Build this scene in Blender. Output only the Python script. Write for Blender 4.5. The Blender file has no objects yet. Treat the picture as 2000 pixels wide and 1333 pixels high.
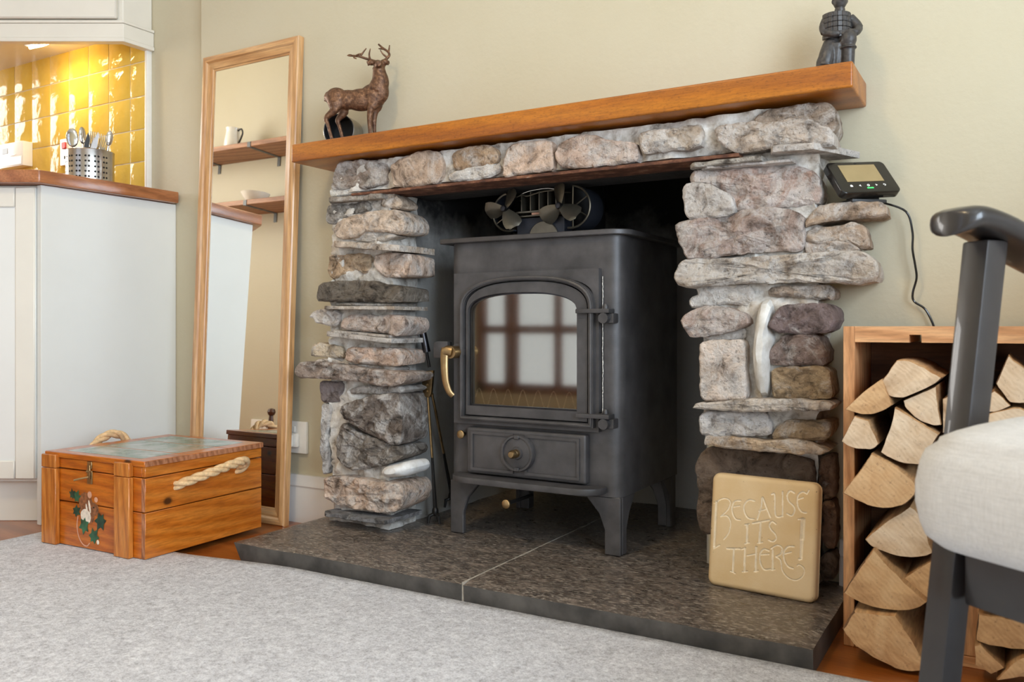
import bpy, bmesh, math, random
from mathutils import Vector, Matrix, noise

sc = bpy.context.scene
COL = sc.collection
R = math.radians

# ------------------------------------------------------------------ camera, world, light, exposure
cam_d = bpy.data.cameras.new('camera')
cam = bpy.data.objects.new('camera', cam_d)
COL.objects.link(cam)
cam.location = (0, 0, .506)
cam.rotation_euler = (R(90), 0, R(30.556))
cam_d.sensor_width = 36
cam_d.lens = 29.88
cam_d.shift_y = -27.5 / 2000
cam_d.clip_start = .02
cam_d.dof.use_dof = True
cam_d.dof.focus_distance = 1.75
cam_d.dof.aperture_fstop = 8
sc.camera = cam

wd = bpy.data.worlds.new('sky')
sc.world = wd
wd.use_nodes = True
wd.node_tree.nodes['Background'].inputs[0].default_value = (.75, .85, 1, 1)
wd.node_tree.nodes['Background'].inputs[1].default_value = 1.0


def area(name, loc, rot, sx, sy, power, color):
    l = bpy.data.lights.new(name, 'AREA')
    l.shape = 'RECTANGLE'
    l.size, l.size_y = sx, sy
    l.energy = power
    l.color = color
    o = bpy.data.objects.new(name, l)
    COL.objects.link(o)
    o.location = loc
    o.rotation_euler = rot
    return o


# daylight standing in the room's window openings (behind and right of the camera, plus an added kitchen one)
area('daylight_french_window', (-2.28, -1.42, 1.15), (R(90), 0, R(180)), 1.2, 2.0, 84, (.92, .96, 1))
area('daylight_side_window', (1.62, -.35, 1.2), (R(90), 0, R(90)), 1.7, 1.5, 70, (.72, .86, 1))
area('daylight_back_window', (.35, -1.42, 1.15), (R(90), 0, R(180)), 1.3, 1.3, 66, (.84, .92, 1))
area('fill_kitchen_window', (-4.66, 1.15, 1.5), (R(90), 0, R(-90)), .9, 1.1, 28, (1, .96, .9))  # unseen source added to brighten the wall the mirror shows

sc.view_settings.view_transform = 'Standard'
sc.view_settings.look = 'None'
sc.view_settings.gamma = 1
sc.view_settings.use_curve_mapping = False
sc.view_settings.exposure = .93
sc.cycles.use_denoising = True
sc.cycles.sample_clamp_indirect = 6
sc.cycles.caustics_reflective = False
sc.cycles.caustics_refractive = False


# ------------------------------------------------------------------ materials
def lin(c):
    return tuple(((x / 255) / 12.92 if x / 255 <= .04045 else ((x / 255 + .055) / 1.055) ** 2.4) for x in c[:3]) + (1,)


def new_mat(name):
    m = bpy.data.materials.new(name)
    m.use_nodes = True
    nt = m.node_tree
    return m, nt, nt.nodes['Principled BSDF']


def nd(nt, t, **kw):
    n = nt.nodes.new(t)
    for k, v in kw.items():
        if k.startswith('i_'):
            n.inputs[k[2:].replace('_', ' ')].default_value = v
        else:
            setattr(n, k, v)
    return n


def coords(nt, scale=(1, 1, 1), rot=(0, 0, 0), rnd=False, kind='Object'):
    tc = nd(nt, 'ShaderNodeTexCoord')
    mp = nd(nt, 'ShaderNodeMapping')
    mp.inputs['Scale'].default_value = scale
    mp.inputs['Rotation'].default_value = rot
    src = tc.outputs[kind]
    if rnd:
        oi = nd(nt, 'ShaderNodeObjectInfo')
        ml = nd(nt, 'ShaderNodeMath', operation='MULTIPLY')
        ml.inputs[1].default_value = 37.0
        nt.links.new(oi.outputs['Random'], ml.inputs[0])
        ad = nd(nt, 'ShaderNodeVectorMath', operation='ADD')
        nt.links.new(src, ad.inputs[0])
        nt.links.new(ml.outputs[0], ad.inputs[1])
        src = ad.outputs[0]
    nt.links.new(src, mp.inputs[0])
    return mp.outputs[0]


def noise_t(nt, vec, scale, detail=4, rough=.55, dist=0):
    n = nd(nt, 'ShaderNodeTexNoise')
    n.inputs['Scale'].default_value = scale
    n.inputs['Detail'].default_value = detail
    n.inputs['Roughness'].default_value = rough
    n.inputs['Distortion'].default_value = dist
    nt.links.new(vec, n.inputs['Vector'])
    return n.outputs['Fac']


def ramp(nt, fac, stops, interp='LINEAR'):
    r_ = nd(nt, 'ShaderNodeValToRGB')
    r_.color_ramp.interpolation = interp
    el = r_.color_ramp.elements
    while len(el) < len(stops):
        el.new(.5)
    for e, (p, c) in zip(el, stops):
        e.position = p
        e.color = c if len(c) == 4 else lin(c)
    nt.links.new(fac, r_.inputs[0])
    return r_.outputs[0]


def mix(nt, fac, a, b, mode='MIX'):
    m = nd(nt, 'ShaderNodeMix', data_type='RGBA', blend_type=mode)
    for sock, val in ((m.inputs[0], fac), (m.inputs[6], a), (m.inputs[7], b)):
        if isinstance(val, (int, float)):
            sock.default_value = val
        elif isinstance(val, tuple):
            sock.default_value = val
        else:
            nt.links.new(val, sock)
    return m.outputs[2]


def bump(nt, bs, height, strength=.3, dist=.002):
    b = nd(nt, 'ShaderNodeBump')
    b.inputs['Strength'].default_value = strength
    b.inputs['Distance'].default_value = dist
    nt.links.new(height, b.inputs['Height'])
    nt.links.new(b.outputs[0], bs.inputs['Normal'])


def plain(name, col, rough=.5, metal=0, var=.06, vscale=30, bmp=0, bscale=200, bdist=.0006, spec=.5, emit=None, estr=0, coat=0):
    m, nt, bs = new_mat(name)
    v = coords(nt)
    f = noise_t(nt, v, vscale, 5)
    lo = tuple(max(0, x * (1 - var * 2)) for x in col)
    hi = tuple(min(255, x * (1 + var)) for x in col)
    nt.links.new(ramp(nt, f, [(.3, lo), (.7, hi)]), bs.inputs['Base Color'])
    bs.inputs['Roughness'].default_value = rough
    bs.inputs['Metallic'].default_value = metal
    bs.inputs['Specular IOR Level'].default_value = spec
    bs.inputs['Coat Weight'].default_value = coat
    if bmp:
        bump(nt, bs, noise_t(nt, v, bscale, 4), bmp, bdist)
    if emit:
        bs.inputs['Emission Color'].default_value = lin(emit)
        bs.inputs['Emission Strength'].default_value = estr
    return m


def wood(name, dark, mid, light, axis=0, freq=22, stretch=14, rough=.4, fleck=0, knots=0, coat=0, distort=6, rnd=True):
    m, nt, bs = new_mat(name)
    s = [1.0, 1.0, 1.0]
    s[axis] = 1.0 / stretch
    v = coords(nt, tuple(s), rnd=rnd)
    warp = noise_t(nt, v, 5, 3)
    big = nd(nt, 'ShaderNodeTexWave', wave_type='BANDS', bands_direction='DIAGONAL')
    big.inputs['Scale'].default_value = freq
    big.inputs['Distortion'].default_value = distort
    big.inputs['Detail'].default_value = 3
    big.inputs['Detail Scale'].default_value = 1.2
    nt.links.new(v, big.inputs['Vector'])
    fine = noise_t(nt, v, 260, 4, .6)
    c1 = ramp(nt, big.outputs['Fac'], [(.0, dark), (.45, mid), (1, light)])
    c2 = ramp(nt, warp, [(.3, dark), (.55, mid), (.75, light)])
    c = mix(nt, .45, c1, c2)
    fr = ramp(nt, fine, [(.35, (120, 110, 100)), (.6, (255, 255, 255))])
    c = mix(nt, .35, c, fr, 'MULTIPLY')
    if fleck:
        s2 = [1.0, 1.0, 1.0]
        s2[axis] = .22
        v2 = coords(nt, tuple(s2), rnd=rnd)
        fl = noise_t(nt, v2, 640, 2, .5)
        fm = ramp(nt, fl, [(.36, (0, 0, 0)), (.43, (255, 255, 255))])
        c = mix(nt, fleck, c, mix(nt, 1.0, c, fm, 'MULTIPLY'))
    if knots:
        vk = coords(nt, tuple(1.0 if i != axis else .7 for i in range(3)), rnd=rnd)
        vo = nd(nt, 'ShaderNodeTexVoronoi')
        vo.inputs['Scale'].default_value = knots
        vo.inputs['Randomness'].default_value = 1
        nt.links.new(vk, vo.inputs['Vector'])
        km = ramp(nt, vo.outputs['Distance'], [(.07, (255, 255, 255)), (.13, (110, 110, 110)), (.24, (0, 0, 0))])
        c = mix(nt, km, c, lin(tuple(x * .42 for x in dark)))
    nt.links.new(c, bs.inputs['Base Color'])
    bs.inputs['Roughness'].default_value = rough
    bs.inputs['Coat Weight'].default_value = coat
    bs.inputs['Coat Roughness'].default_value = .25
    bump(nt, bs, fine, .12, .0008)
    return m


M = {}
# --- walls
m, nt, bs = new_mat('cream_wall_paint')
v = coords(nt)
nt.links.new(ramp(nt, noise_t(nt, v, 2.2, 4), [(.3, (193, 183, 156)), (.7, (197, 188, 164))]), bs.inputs['Base Color'])
bs.inputs['Roughness'].default_value = .6
bump(nt, bs, noise_t(nt, v, 90, 5), .22, .0025)
M['wall'] = m
M['ceiling'] = plain('white_ceiling_paint', (240, 238, 232), .8, var=.01)
M['white'] = plain('cream_white_satin_paint', (226, 220, 208), .35, var=.012, vscale=6, bmp=.05, bscale=60)
M['panel'] = plain('white_cabinet_panel', (228, 227, 222), .3, var=.008, vscale=4)
M['skirting'] = plain('white_gloss_paint', (226, 224, 222), .3, var=.015, vscale=8, bmp=.15, bscale=40)
# --- woods
M['oak'] = wood('golden_oak_mantel', (146, 78, 10), (180, 104, 16), (194, 120, 28), 0, 9, 10, .38, fleck=.28, coat=.15)
M['pine'] = wood('orange_varnished_pine', (168, 80, 12), (194, 102, 20), (208, 120, 34), 0, 22, 9, .28, knots=13, coat=.4)
M['pine_y'] = wood('orange_varnished_pine_side', (178, 92, 22), (204, 116, 36), (216, 134, 52), 1, 22, 9, .28, knots=13, coat=.4)
M['pine_z'] = wood('orange_pine_batten', (166, 88, 26), (196, 116, 44), (210, 136, 62), 2, 30, 9, .3, coat=.35)
M['pine_end'] = wood('pinkish_pine_end_grain', (136, 82, 50), (176, 114, 78), (196, 138, 102), 2, 40, 3, .5)
M['frame_z'] = wood('pale_pine_frame_upright', (182, 128, 78), (208, 158, 104), (220, 176, 126), 2, 24, 16, .32, coat=.3)
M['frame_x'] = wood('pale_pine_frame_rail', (182, 128, 78), (208, 158, 104), (220, 176, 126), 0, 24, 16, .32, coat=.3)
M['worktop'] = wood('reddish_beech_worktop', (138, 80, 44), (168, 102, 60), (186, 122, 78), 1, 12, 8, .3, coat=.35)
M['crate'] = wood('rough_pine_crate', (178, 122, 76), (216, 158, 108), (228, 178, 128), 2, 24, 10, .6)
M['crate_x'] = wood('rough_pine_crate_rail', (178, 122, 76), (216, 158, 108), (228, 178, 128), 0, 24, 10, .6)
M['crate_back'] = wood('brown_crate_back', (92, 56, 34), (120, 76, 46), (140, 92, 58), 0, 14, 8, .65)
M['floor'] = wood('orange_varnished_floorboards', (128, 66, 22), (160, 88, 34), (178, 106, 48), 0, 8, 12, .3, coat=.4, rnd=False)
M['shelf'] = wood('rustic_shelf_plank', (128, 84, 52), (168, 116, 76), (188, 138, 98), 0, 14, 10, .55)
M['dark_wood'] = wood('dark_brown_stained_wood', (58, 34, 22), (84, 50, 32), (100, 62, 42), 2, 18, 10, .4)
M['window_wood'] = wood('brown_window_joinery', (96, 56, 36), (122, 74, 50), (140, 92, 64), 2, 18, 10, .45)
M['lacquer'] = plain('black_lacquered_chair_wood', (44, 40, 39), .32, var=.05, coat=.3)

# --- stone (base colour and amount of lime wash come from each stone's own object colour)
m, nt, bs = new_mat('rubble_stone')
v = coords(nt, rnd=True)
oi = nd(nt, 'ShaderNodeObjectInfo')
n1 = noise_t(nt, v, 26, 8, .62, .8)
n2 = noise_t(nt, v, 9, 5, .6, .5)
n3 = noise_t(nt, v, 120, 6, .65)
var = ramp(nt, n1, [(.32, (104, 96, 90)), (.48, (214, 208, 202)), (.66, (255, 252, 250))])
c = mix(nt, 1.0, oi.outputs['Color'], var, 'MULTIPLY')
c = mix(nt, ramp(nt, n2, [(.42, (0, 0, 0)), (.75, (150, 150, 150))]), c, mix(nt, 1.0, c, lin((214, 176, 140)), 'MULTIPLY'))
lm = nd(nt, 'ShaderNodeMath', operation='ADD')
nt.links.new(noise_t(nt, v, 17, 9, .72, 1.0), lm.inputs[0])
sub = nd(nt, 'ShaderNodeMath', operation='MULTIPLY_ADD')
nt.links.new(oi.outputs['Alpha'], sub.inputs[0])
sub.inputs[1].default_value = .40
sub.inputs[2].default_value = -.22
nt.links.new(sub.outputs[0], lm.inputs[1])
lime = ramp(nt, lm.outputs[0], [(.40, (0, 0, 0)), (.56, (210, 210, 210))])
c = mix(nt, lime, c, lin((214, 208, 202)))
sp = ramp(nt, n3, [(.32, (80, 74, 70)), (.43, (255, 255, 255))])
c = mix(nt, .55, c, sp, 'MULTIPLY')
nt.links.new(c, bs.inputs['Base Color'])
bs.inputs['Roughness'].default_value = .85
bs.inputs['Specular IOR Level'].default_value = .3
hs = mix(nt, .5, n1, n3)
bump(nt, bs, hs, 1.0, .016)
M['stone'] = m

m, nt, bs = new_mat('smooth_pebble')
v = coords(nt, rnd=True)
oi = nd(nt, 'ShaderNodeObjectInfo')
c = mix(nt, 1.0, oi.outputs['Color'], ramp(nt, noise_t(nt, v, 40, 5), [(.3, (210, 204, 196)), (.7, (255, 255, 255))]), 'MULTIPLY')
nt.links.new(c, bs.inputs['Base Color'])
bs.inputs['Roughness'].default_value = .7
bump(nt, bs, noise_t(nt, v, 220, 4), .25, .001)
M['pebble'] = m

m, nt, bs = new_mat('lime_mortar')
v = coords(nt)
n1 = noise_t(nt, v, 34, 8, .65)
c = ramp(nt, n1, [(.30, (112, 102, 92)), (.44, (186, 178, 168)), (.66, (224, 220, 214))])
c = mix(nt, ramp(nt, noise_t(nt, v, 11, 4), [(.55, (0, 0, 0)), (.7, (150, 150, 150))]), c, lin((178, 146, 106)))
nt.links.new(c, bs.inputs['Base Color'])
bs.inputs['Roughness'].default_value = .9
bump(nt, bs, n1, .9, .006)
M['mortar'] = m

m, nt, bs = new_mat('recess_plaster_with_soot')
v = coords(nt)
n1 = noise_t(nt, v, 7, 6, .6)
sx = nd(nt, 'ShaderNodeSeparateXYZ')
nt.links.new(coords(nt, kind='Object'), sx.inputs[0])
add = nd(nt, 'ShaderNodeMath', operation='MULTIPLY_ADD')
nt.links.new(n1, add.inputs[0])
add.inputs[1].default_value = .35
nt.links.new(sx.outputs['Z'], add.inputs[2])
c = ramp(nt, add.outputs[0], [(.84, (168, 164, 158)), (.96, (92, 88, 84)), (1.0, (24, 22, 21))])
nt.links.new(c, bs.inputs['Base Color'])
bs.inputs['Roughness'].default_value = .9
bump(nt, bs, noise_t(nt, v, 60, 6), .5, .003)
M['soot'] = m
M['sootblack'] = plain('soot_blackened_masonry', (44, 40, 37), .95, var=.2, vscale=9, bmp=.6, bscale=40, bdist=.005)

m, nt, bs = new_mat('rusty_steel_lintel')
v = coords(nt, (.5, 1, 1))
n1 = noise_t(nt, v, 55, 7, .7)
nt.links.new(ramp(nt, n1, [(.3, (48, 30, 24)), (.5, (98, 60, 42)), (.62, (140, 96, 70)), (.72, (190, 176, 160))]), bs.inputs['Base Color'])
bs.inputs['Roughness'].default_value = .8
bs.inputs['Metallic'].default_value = .2
bump(nt, bs, n1, .5, .002)
M['rust'] = m

m, nt, bs = new_mat('dark_slate_hearth')
v = coords(nt, (1, 1.6, 1))
n1 = noise_t(nt, v, 34, 10, .74, .3)
n2 = noise_t(nt, v, 5, 4)
n3 = noise_t(nt, coords(nt, (.6, 1.8, 1), (0, 0, .5)), 160, 4, .7)
c = ramp(nt, n1, [(.36, (66, 59, 55)), (.5, (84, 76, 70)), (.64, (124, 111, 101))])
c = mix(nt, ramp(nt, n2, [(.45, (0, 0, 0)), (.7, (130, 130, 130))]), c, lin((92, 74, 58)))
c = mix(nt, ramp(nt, n3, [(.52, (0, 0, 0)), (.64, (215, 215, 215))]), c, lin((184, 172, 158)))
nt.links.new(c, bs.inputs['Base Color'])
nt.links.new(ramp(nt, n1, [(.3, (120, 120, 120)), (.7, (190, 190, 190))]), bs.inputs['Roughness'])
bump(nt, bs, n1, .16, .003)
M['slate'] = m
M['slate_side'] = plain('sawn_slate_edge', (82, 78, 74), .6, var=.16, vscale=20, bmp=.25, bscale=60)
M['pointing'] = plain('pale_hearth_pointing', (176, 168, 156), .9, var=.12, vscale=60, bmp=.4, bscale=160)

# --- metals and stove
M['iron'] = plain('matt_black_stove_paint', (78, 75, 75), .46, .25, var=.12, vscale=16, bmp=.35, bscale=420, bdist=.0005)
M['firebox'] = plain('sooty_fire_brick', (66, 54, 46), .9, var=.2, vscale=18)
M['brass'] = plain('aged_brass', (172, 144, 104), .38, 1, var=.1, vscale=40)
M['steel'] = plain('brushed_stainless_steel', (196, 192, 186), .26, 1, var=.05)
M['chrome'] = plain('polished_steel', (210, 208, 204), .12, 1, var=.03)
M['darksteel'] = plain('dark_gun_metal', (64, 62, 64), .3, .9, var=.08)
M['blackiron'] = plain('black_wrought_iron', (34, 32, 31), .45, .4, var=.1)
M['bracket'] = plain('grey_painted_bracket', (92, 92, 90), .5, .5, var=.05)
M['fan'] = plain('olive_grey_anodised_aluminium', (112, 104, 90), .34, .75, var=.05)
M['fandark'] = plain('dark_blue_grey_fan_barrel', (52, 54, 62), .45, .4, var=.05)
M['seal'] = plain('white_rope_seal', (214, 208, 198), .95, var=.2, vscale=300)

m, nt, bs = new_mat('stove_window_glass')
nt.nodes.remove(bs)
tr = nd(nt, 'ShaderNodeBsdfTransparent')
tr.inputs[0].default_value = (.62, .56, .5, 1)
gl = nd(nt, 'ShaderNodeBsdfGlossy')
gl.inputs['Roughness'].default_value = .05
gl.inputs['Color'].default_value = (1, .93, .78, 1)
mx = nd(nt, 'ShaderNodeMixShader')
mx.inputs[0].default_value = .26
nt.links.new(tr.outputs[0], mx.inputs[1])
nt.links.new(gl.outputs[0], mx.inputs[2])
nt.links.new(mx.outputs[0], nt.nodes['Material Output'].inputs[0])
M['glass'] = m

m, nt, bs = new_mat('window_glass')
nt.nodes.remove(bs)
tr = nd(nt, 'ShaderNodeBsdfTransparent')
gl = nd(nt, 'ShaderNodeBsdfGlossy')
gl.inputs['Roughness'].default_value = .0
mx = nd(nt, 'ShaderNodeMixShader')
mx.inputs[0].default_value = .06
nt.links.new(tr.outputs[0], mx.inputs[1])
nt.links.new(gl.outputs[0], mx.inputs[2])
nt.links.new(mx.outputs[0], nt.nodes['Material Output'].inputs[0])
M['pane'] = m

m, nt, bs = new_mat('silvered_mirror_glass')
bs.inputs['Base Color'].default_value = (.93, .94, .92, 1)
bs.inputs['Metallic'].default_value = 1
bs.inputs['Roughness'].default_value = .008
M['mirror'] = m

m, nt, bs = new_mat('cold_cast_bronze')
v = coords(nt)
n1 = noise_t(nt, v, 130, 6, .65)
nt.links.new(ramp(nt, n1, [(.3, (64, 42, 30)), (.55, (112, 80, 58)), (.75, (164, 126, 96))]), bs.inputs['Base Color'])
bs.inputs['Metallic'].default_value = .55
bs.inputs['Roughness'].default_value = .42
bump(nt, bs, n1, .6, .003)
M['bronze'] = m
m, nt, bs = new_mat('dark_fired_clay')
v = coords(nt)
n1 = noise_t(nt, v, 160, 5, .6)
nt.links.new(ramp(nt, n1, [(.3, (42, 40, 40)), (.7, (74, 69, 66))]), bs.inputs['Base Color'])
bs.inputs['Roughness'].default_value = .42
bump(nt, bs, n1, .3, .001)
M['clay'] = m
m, nt, bs = new_mat('carved_armour_plates')
v = coords(nt)
br = nd(nt, 'ShaderNodeTexBrick')
br.inputs['Scale'].default_value = 60
br.inputs['Mortar Size'].default_value = .06
vx = coords(nt, (1, 1, 1), (R(90), 0, 0))
nt.links.new(vx, br.inputs['Vector'])
br.inputs['Color1'].default_value = lin((62, 56, 52))
br.inputs['Color2'].default_value = lin((74, 66, 60))
br.inputs['Mortar'].default_value = lin((34, 31, 30))
nt.links.new(br.outputs['Color'], bs.inputs['Base Color'])
bs.inputs['Roughness'].default_value = .42
bump(nt, bs, br.outputs['Fac'], -.8, .002)
M['armour'] = m

# --- plaque, logs, textiles
m, nt, bs = new_mat('honey_sandstone_plaque')
v = coords(nt)
c = ramp(nt, noise_t(nt, v, 9, 5), [(.3, (208, 174, 124)), (.7, (222, 196, 156))])
c = mix(nt, ramp(nt, noise_t(nt, v, 160, 2), [(.24, (255, 255, 255)), (.29, (0, 0, 0))]), c, lin((112, 84, 58)))
nt.links.new(c, bs.inputs['Base Color'])
bs.inputs['Roughness'].default_value = .75
bump(nt, bs, noise_t(nt, v, 300, 4), .2, .0008)
M['plaque'] = m
M['plaque_lit_groove'] = plain('sandstone_lit_groove', (236, 218, 188), .8, var=.04, vscale=80)  # letter grooves coloured paler, as if their edges caught the light


def log_end(name, dark, mid, light):
    m, nt, bs = new_mat(name)
    v = coords(nt, rnd=True)
    w = nd(nt, 'ShaderNodeTexWave', wave_type='BANDS', bands_direction='DIAGONAL')
    w.inputs['Scale'].default_value = 70
    w.inputs['Distortion'].default_value = 9
    w.inputs['Detail'].default_value = 4
    w.inputs['Detail Scale'].default_value = .6
    nt.links.new(v, w.inputs['Vector'])
    n1 = noise_t(nt, v, 14, 6, .6, .6)
    c = mix(nt, .88, ramp(nt, w.outputs['Fac'], [(.1, dark), (.5, mid), (1, light)]), ramp(nt, n1, [(.3, dark), (.5, mid), (.7, light)]))
    sp = ramp(nt, noise_t(nt, v, 150, 5, .7), [(.28, (110, 84, 60)), (.42, (255, 255, 255))])
    c = mix(nt, .5, c, sp, 'MULTIPLY')
    nt.links.new(c, bs.inputs['Base Color'])
    bs.inputs['Roughness'].default_value = .85
    bump(nt, bs, mix(nt, .93, w.outputs['Fac'], n1), .5, .004)
    return m


M['log_pale'] = log_end('pale_split_log_end', (186, 154, 120), (214, 186, 154), (228, 206, 178))
M['log_tan'] = log_end('tan_split_log_end', (172, 130, 88), (204, 162, 116), (218, 182, 138))
M['log_side'] = wood('split_log_face', (152, 106, 64), (190, 144, 96), (208, 168, 122), 1, 18, 8, .8)
M['bark'] = plain('thin_brown_bark', (112, 80, 54), .95, var=.25, vscale=60, bmp=.8, bscale=90, bdist=.004)

m, nt, bs = new_mat('oatmeal_linen')
v = coords(nt)
wx = nd(nt, 'ShaderNodeTexWave', wave_type='BANDS', bands_direction='X')
wy = nd(nt, 'ShaderNodeTexWave', wave_type='BANDS', bands_direction='Z')
for w in (wx, wy):
    w.inputs['Scale'].default_value = 190
    w.inputs['Distortion'].default_value = 1.5
    nt.links.new(v, w.inputs['Vector'])
c = mix(nt, .5, ramp(nt, noise_t(nt, coords(nt, (1, 1, 12)), 60, 4), [(.3, (186, 183, 180)), (.7, (214, 211, 208))]),
        ramp(nt, noise_t(nt, coords(nt, (12, 12, 1)), 60, 4), [(.3, (188, 185, 182)), (.7, (214, 212, 209))]))
nt.links.new(c, bs.inputs['Base Color'])
bs.inputs['Roughness'].default_value = .95
bump(nt, bs, mix(nt, .5, wx.outputs['Fac'], wy.outputs['Fac']), .25, .0008)
M['linen'] = m

m, nt, bs = new_mat('grey_beige_wool_rug')
v = coords(nt)
n1 = noise_t(nt, v, 130, 6, .75)
n2 = noise_t(nt, v, 420, 3, .7)
n4 = noise_t(nt, v, 6, 4, .6)
n5 = noise_t(nt, v, 48, 5, .7)
c = ramp(nt, mix(nt, .22, mix(nt, .4, n1, n2), n5), [(.38, (164, 162, 166)), (.5, (214, 213, 218)), (.61, (246, 246, 250))])
c = mix(nt, ramp(nt, n4, [(.35, (0, 0, 0)), (.7, (60, 60, 60))]), c, lin((224, 224, 229)))
nt.links.new(c, bs.inputs['Base Color'])
bs.inputs['Roughness'].default_value = 1
bs.inputs['Specular IOR Level'].default_value = .1
bump(nt, bs, mix(nt, .5, n1, n2), .9, .006)
M['rug'] = m

# --- kitchen
m, nt, bs = new_mat('yellow_glazed_wall_tile')
v = coords(nt, rnd=True)
nt.links.new(ramp(nt, noise_t(nt, v, 7, 4), [(.3, (214, 176, 72)), (.7, (226, 192, 98))]), bs.inputs['Base Color'])
bs.inputs['Roughness'].default_value = .07
bs.inputs['Specular IOR Level'].default_value = .10
bump(nt, bs, noise_t(nt, v, 20, 3, .5), .5, .008)
M['tile'] = m
M['grout'] = plain('cream_tile_grout', (214, 200, 168), .9, var=.05)
M['plastic'] = plain('white_switch_plastic', (236, 232, 224), .35, var=.01)
M['black_plastic'] = plain('gloss_black_plastic', (24, 22, 20), .16, var=.04)
M['matt_plastic'] = plain('matt_black_plastic', (34, 33, 33), .5, var=.05)
M['lcd'] = plain('dim_lcd_screen', (156, 136, 96), .12, var=.02)
M['lcd_grey'] = plain('grey_lcd_window', (140, 152, 160), .2, var=.05)
M['icon'] = plain('white_icon_print', (230, 228, 224), .5, var=.0, emit=(230, 228, 224), estr=.3)
M['green_led'] = plain('green_led_bar', (60, 190, 90), .4, var=0, emit=(60, 220, 100), estr=.9)
M['red'] = plain('red_rocker', (206, 50, 40), .35, var=.03)
M['lamp'] = plain('lit_lamp_strip', (255, 240, 200), .4, var=0, emit=(255, 226, 160), estr=30)
M['opal'] = plain('fill_lamp_opal_glass', (255, 240, 214), .4, var=0, emit=(255, 214, 150), estr=3)
M['china'] = plain('white_glazed_china', (238, 234, 224), .2, var=.01)
M['slot'] = plain('dark_void_slot', (18, 17, 16), .8, var=.05)
M['rope'] = plain('natural_sisal_rope', (222, 186, 140), .9, var=.07, vscale=120, bmp=.4, bscale=500, bdist=.001)
# painted decoration on the chest
M['p_brown'] = plain('brown_painted_fur', (140, 88, 56), .35, var=.2, vscale=120)
M['p_white'] = plain('white_painted_fur', (232, 218, 200), .35, var=.06, vscale=120)
M['p_pink'] = plain('pink_painted_skin', (214, 160, 132), .35, var=.06)
M['p_green'] = plain('green_painted_leaf', (44, 92, 64), .35, var=.22, vscale=60)
M['p_green2'] = plain('dark_green_painted_leaf', (30, 66, 50), .35, var=.22, vscale=60)
m, nt, bs = new_mat('painted_lid_scene')
v = coords(nt)
n1 = noise_t(nt, v, 11, 5, .6, .5)
c = ramp(nt, n1, [(.28, (70, 96, 84)), (.42, (120, 140, 126)), (.55, (164, 172, 168)), (.7, (196, 200, 204))])
c = mix(nt, ramp(nt, noise_t(nt, v, 6, 3), [(.5, (0, 0, 0)), (.62, (180, 180, 180))]), c, lin((178, 132, 92)))
nt.links.new(c, bs.inputs['Base Color'])
bs.inputs['Roughness'].default_value = .22
M['p_scene'] = m


# ------------------------------------------------------------------ mesh helpers
def bm_new():
    return bmesh.new()


def addbm(dst, src):
    me = bpy.data.meshes.new('tmp')
    src.to_mesh(me)
    src.free()
    dst.from_mesh(me)
    bpy.data.meshes.remove(me)
    return dst


def join(*bms):
    d = bm_new()
    for b in bms:
        addbm(d, b)
    return d


def box(x0, x1, y0, y1, z0, z1, bev=0, seg=2):
    b = bm_new()
    bmesh.ops.create_cube(b, size=1)
    for v_ in b.verts:
        v_.co = Vector(((x0 + x1) / 2 + v_.co.x * (x1 - x0), (y0 + y1) / 2 + v_.co.y * (y1 - y0), (z0 + z1) / 2 + v_.co.z * (z1 - z0)))
    if bev:
        bmesh.ops.bevel(b, geom=list(b.edges), offset=bev, segments=seg, profile=.6, affect='EDGES')
    return b


def xf(b, mtx):
    bmesh.ops.transform(b, matrix=mtx, verts=b.verts)
    return b


def mv(b, x, y, z):
    return xf(b, Matrix.Translation((x, y, z)))


def rot(b, ang, axis, c=(0, 0, 0)):
    T = Matrix.Translation(c)
    return xf(b, T @ Matrix.Rotation(ang, 4, axis) @ T.inverted())


def prism(poly, a0, a1, plane='xz', bev=0, seg=2):
    """extrude a 2-D outline: plane xz along y, xy along z, yz along x"""
    def P(p, a):
        return {'xz': (p[0], a, p[1]), 'xy': (p[0], p[1], a), 'yz': (a, p[0], p[1])}[plane]
    b = bm_new()
    lo = [b.verts.new(P(p, a0)) for p in poly]
    hi = [b.verts.new(P(p, a1)) for p in poly]
    n = len(poly)
    b.faces.new(lo)
    b.faces.new(hi[::-1])
    for i in range(n):
        b.faces.new((lo[i], hi[i], hi[(i + 1) % n], lo[(i + 1) % n]))
    bmesh.ops.recalc_face_normals(b, faces=b.faces)
    if bev:
        es = [e for e in b.edges if len(e.link_faces) == 2 and e.calc_face_angle(0) > .6]
        bmesh.ops.bevel(b, geom=es, offset=bev, segments=seg, profile=.6, affect='EDGES')
    return b


def ring_plate(inner, outer, y0, y1):
    """plate between two closed outlines with the same number of points (x,z); front face at y0, back at y1"""
    b = bm_new()
    n = len(inner)
    L = []
    for pts, y in ((inner, y0), (outer, y0), (outer, y1), (inner, y1)):
        L.append([b.verts.new((p[0], y, p[1])) for p in pts])
    for i in range(n):
        j = (i + 1) % n
        for k in range(4):
            a_, c_ = L[k], L[(k + 1) % 4]
            b.faces.new((a_[i], a_[j], c_[j], c_[i]))
    bmesh.ops.recalc_face_normals(b, faces=b.faces)
    return b


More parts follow.
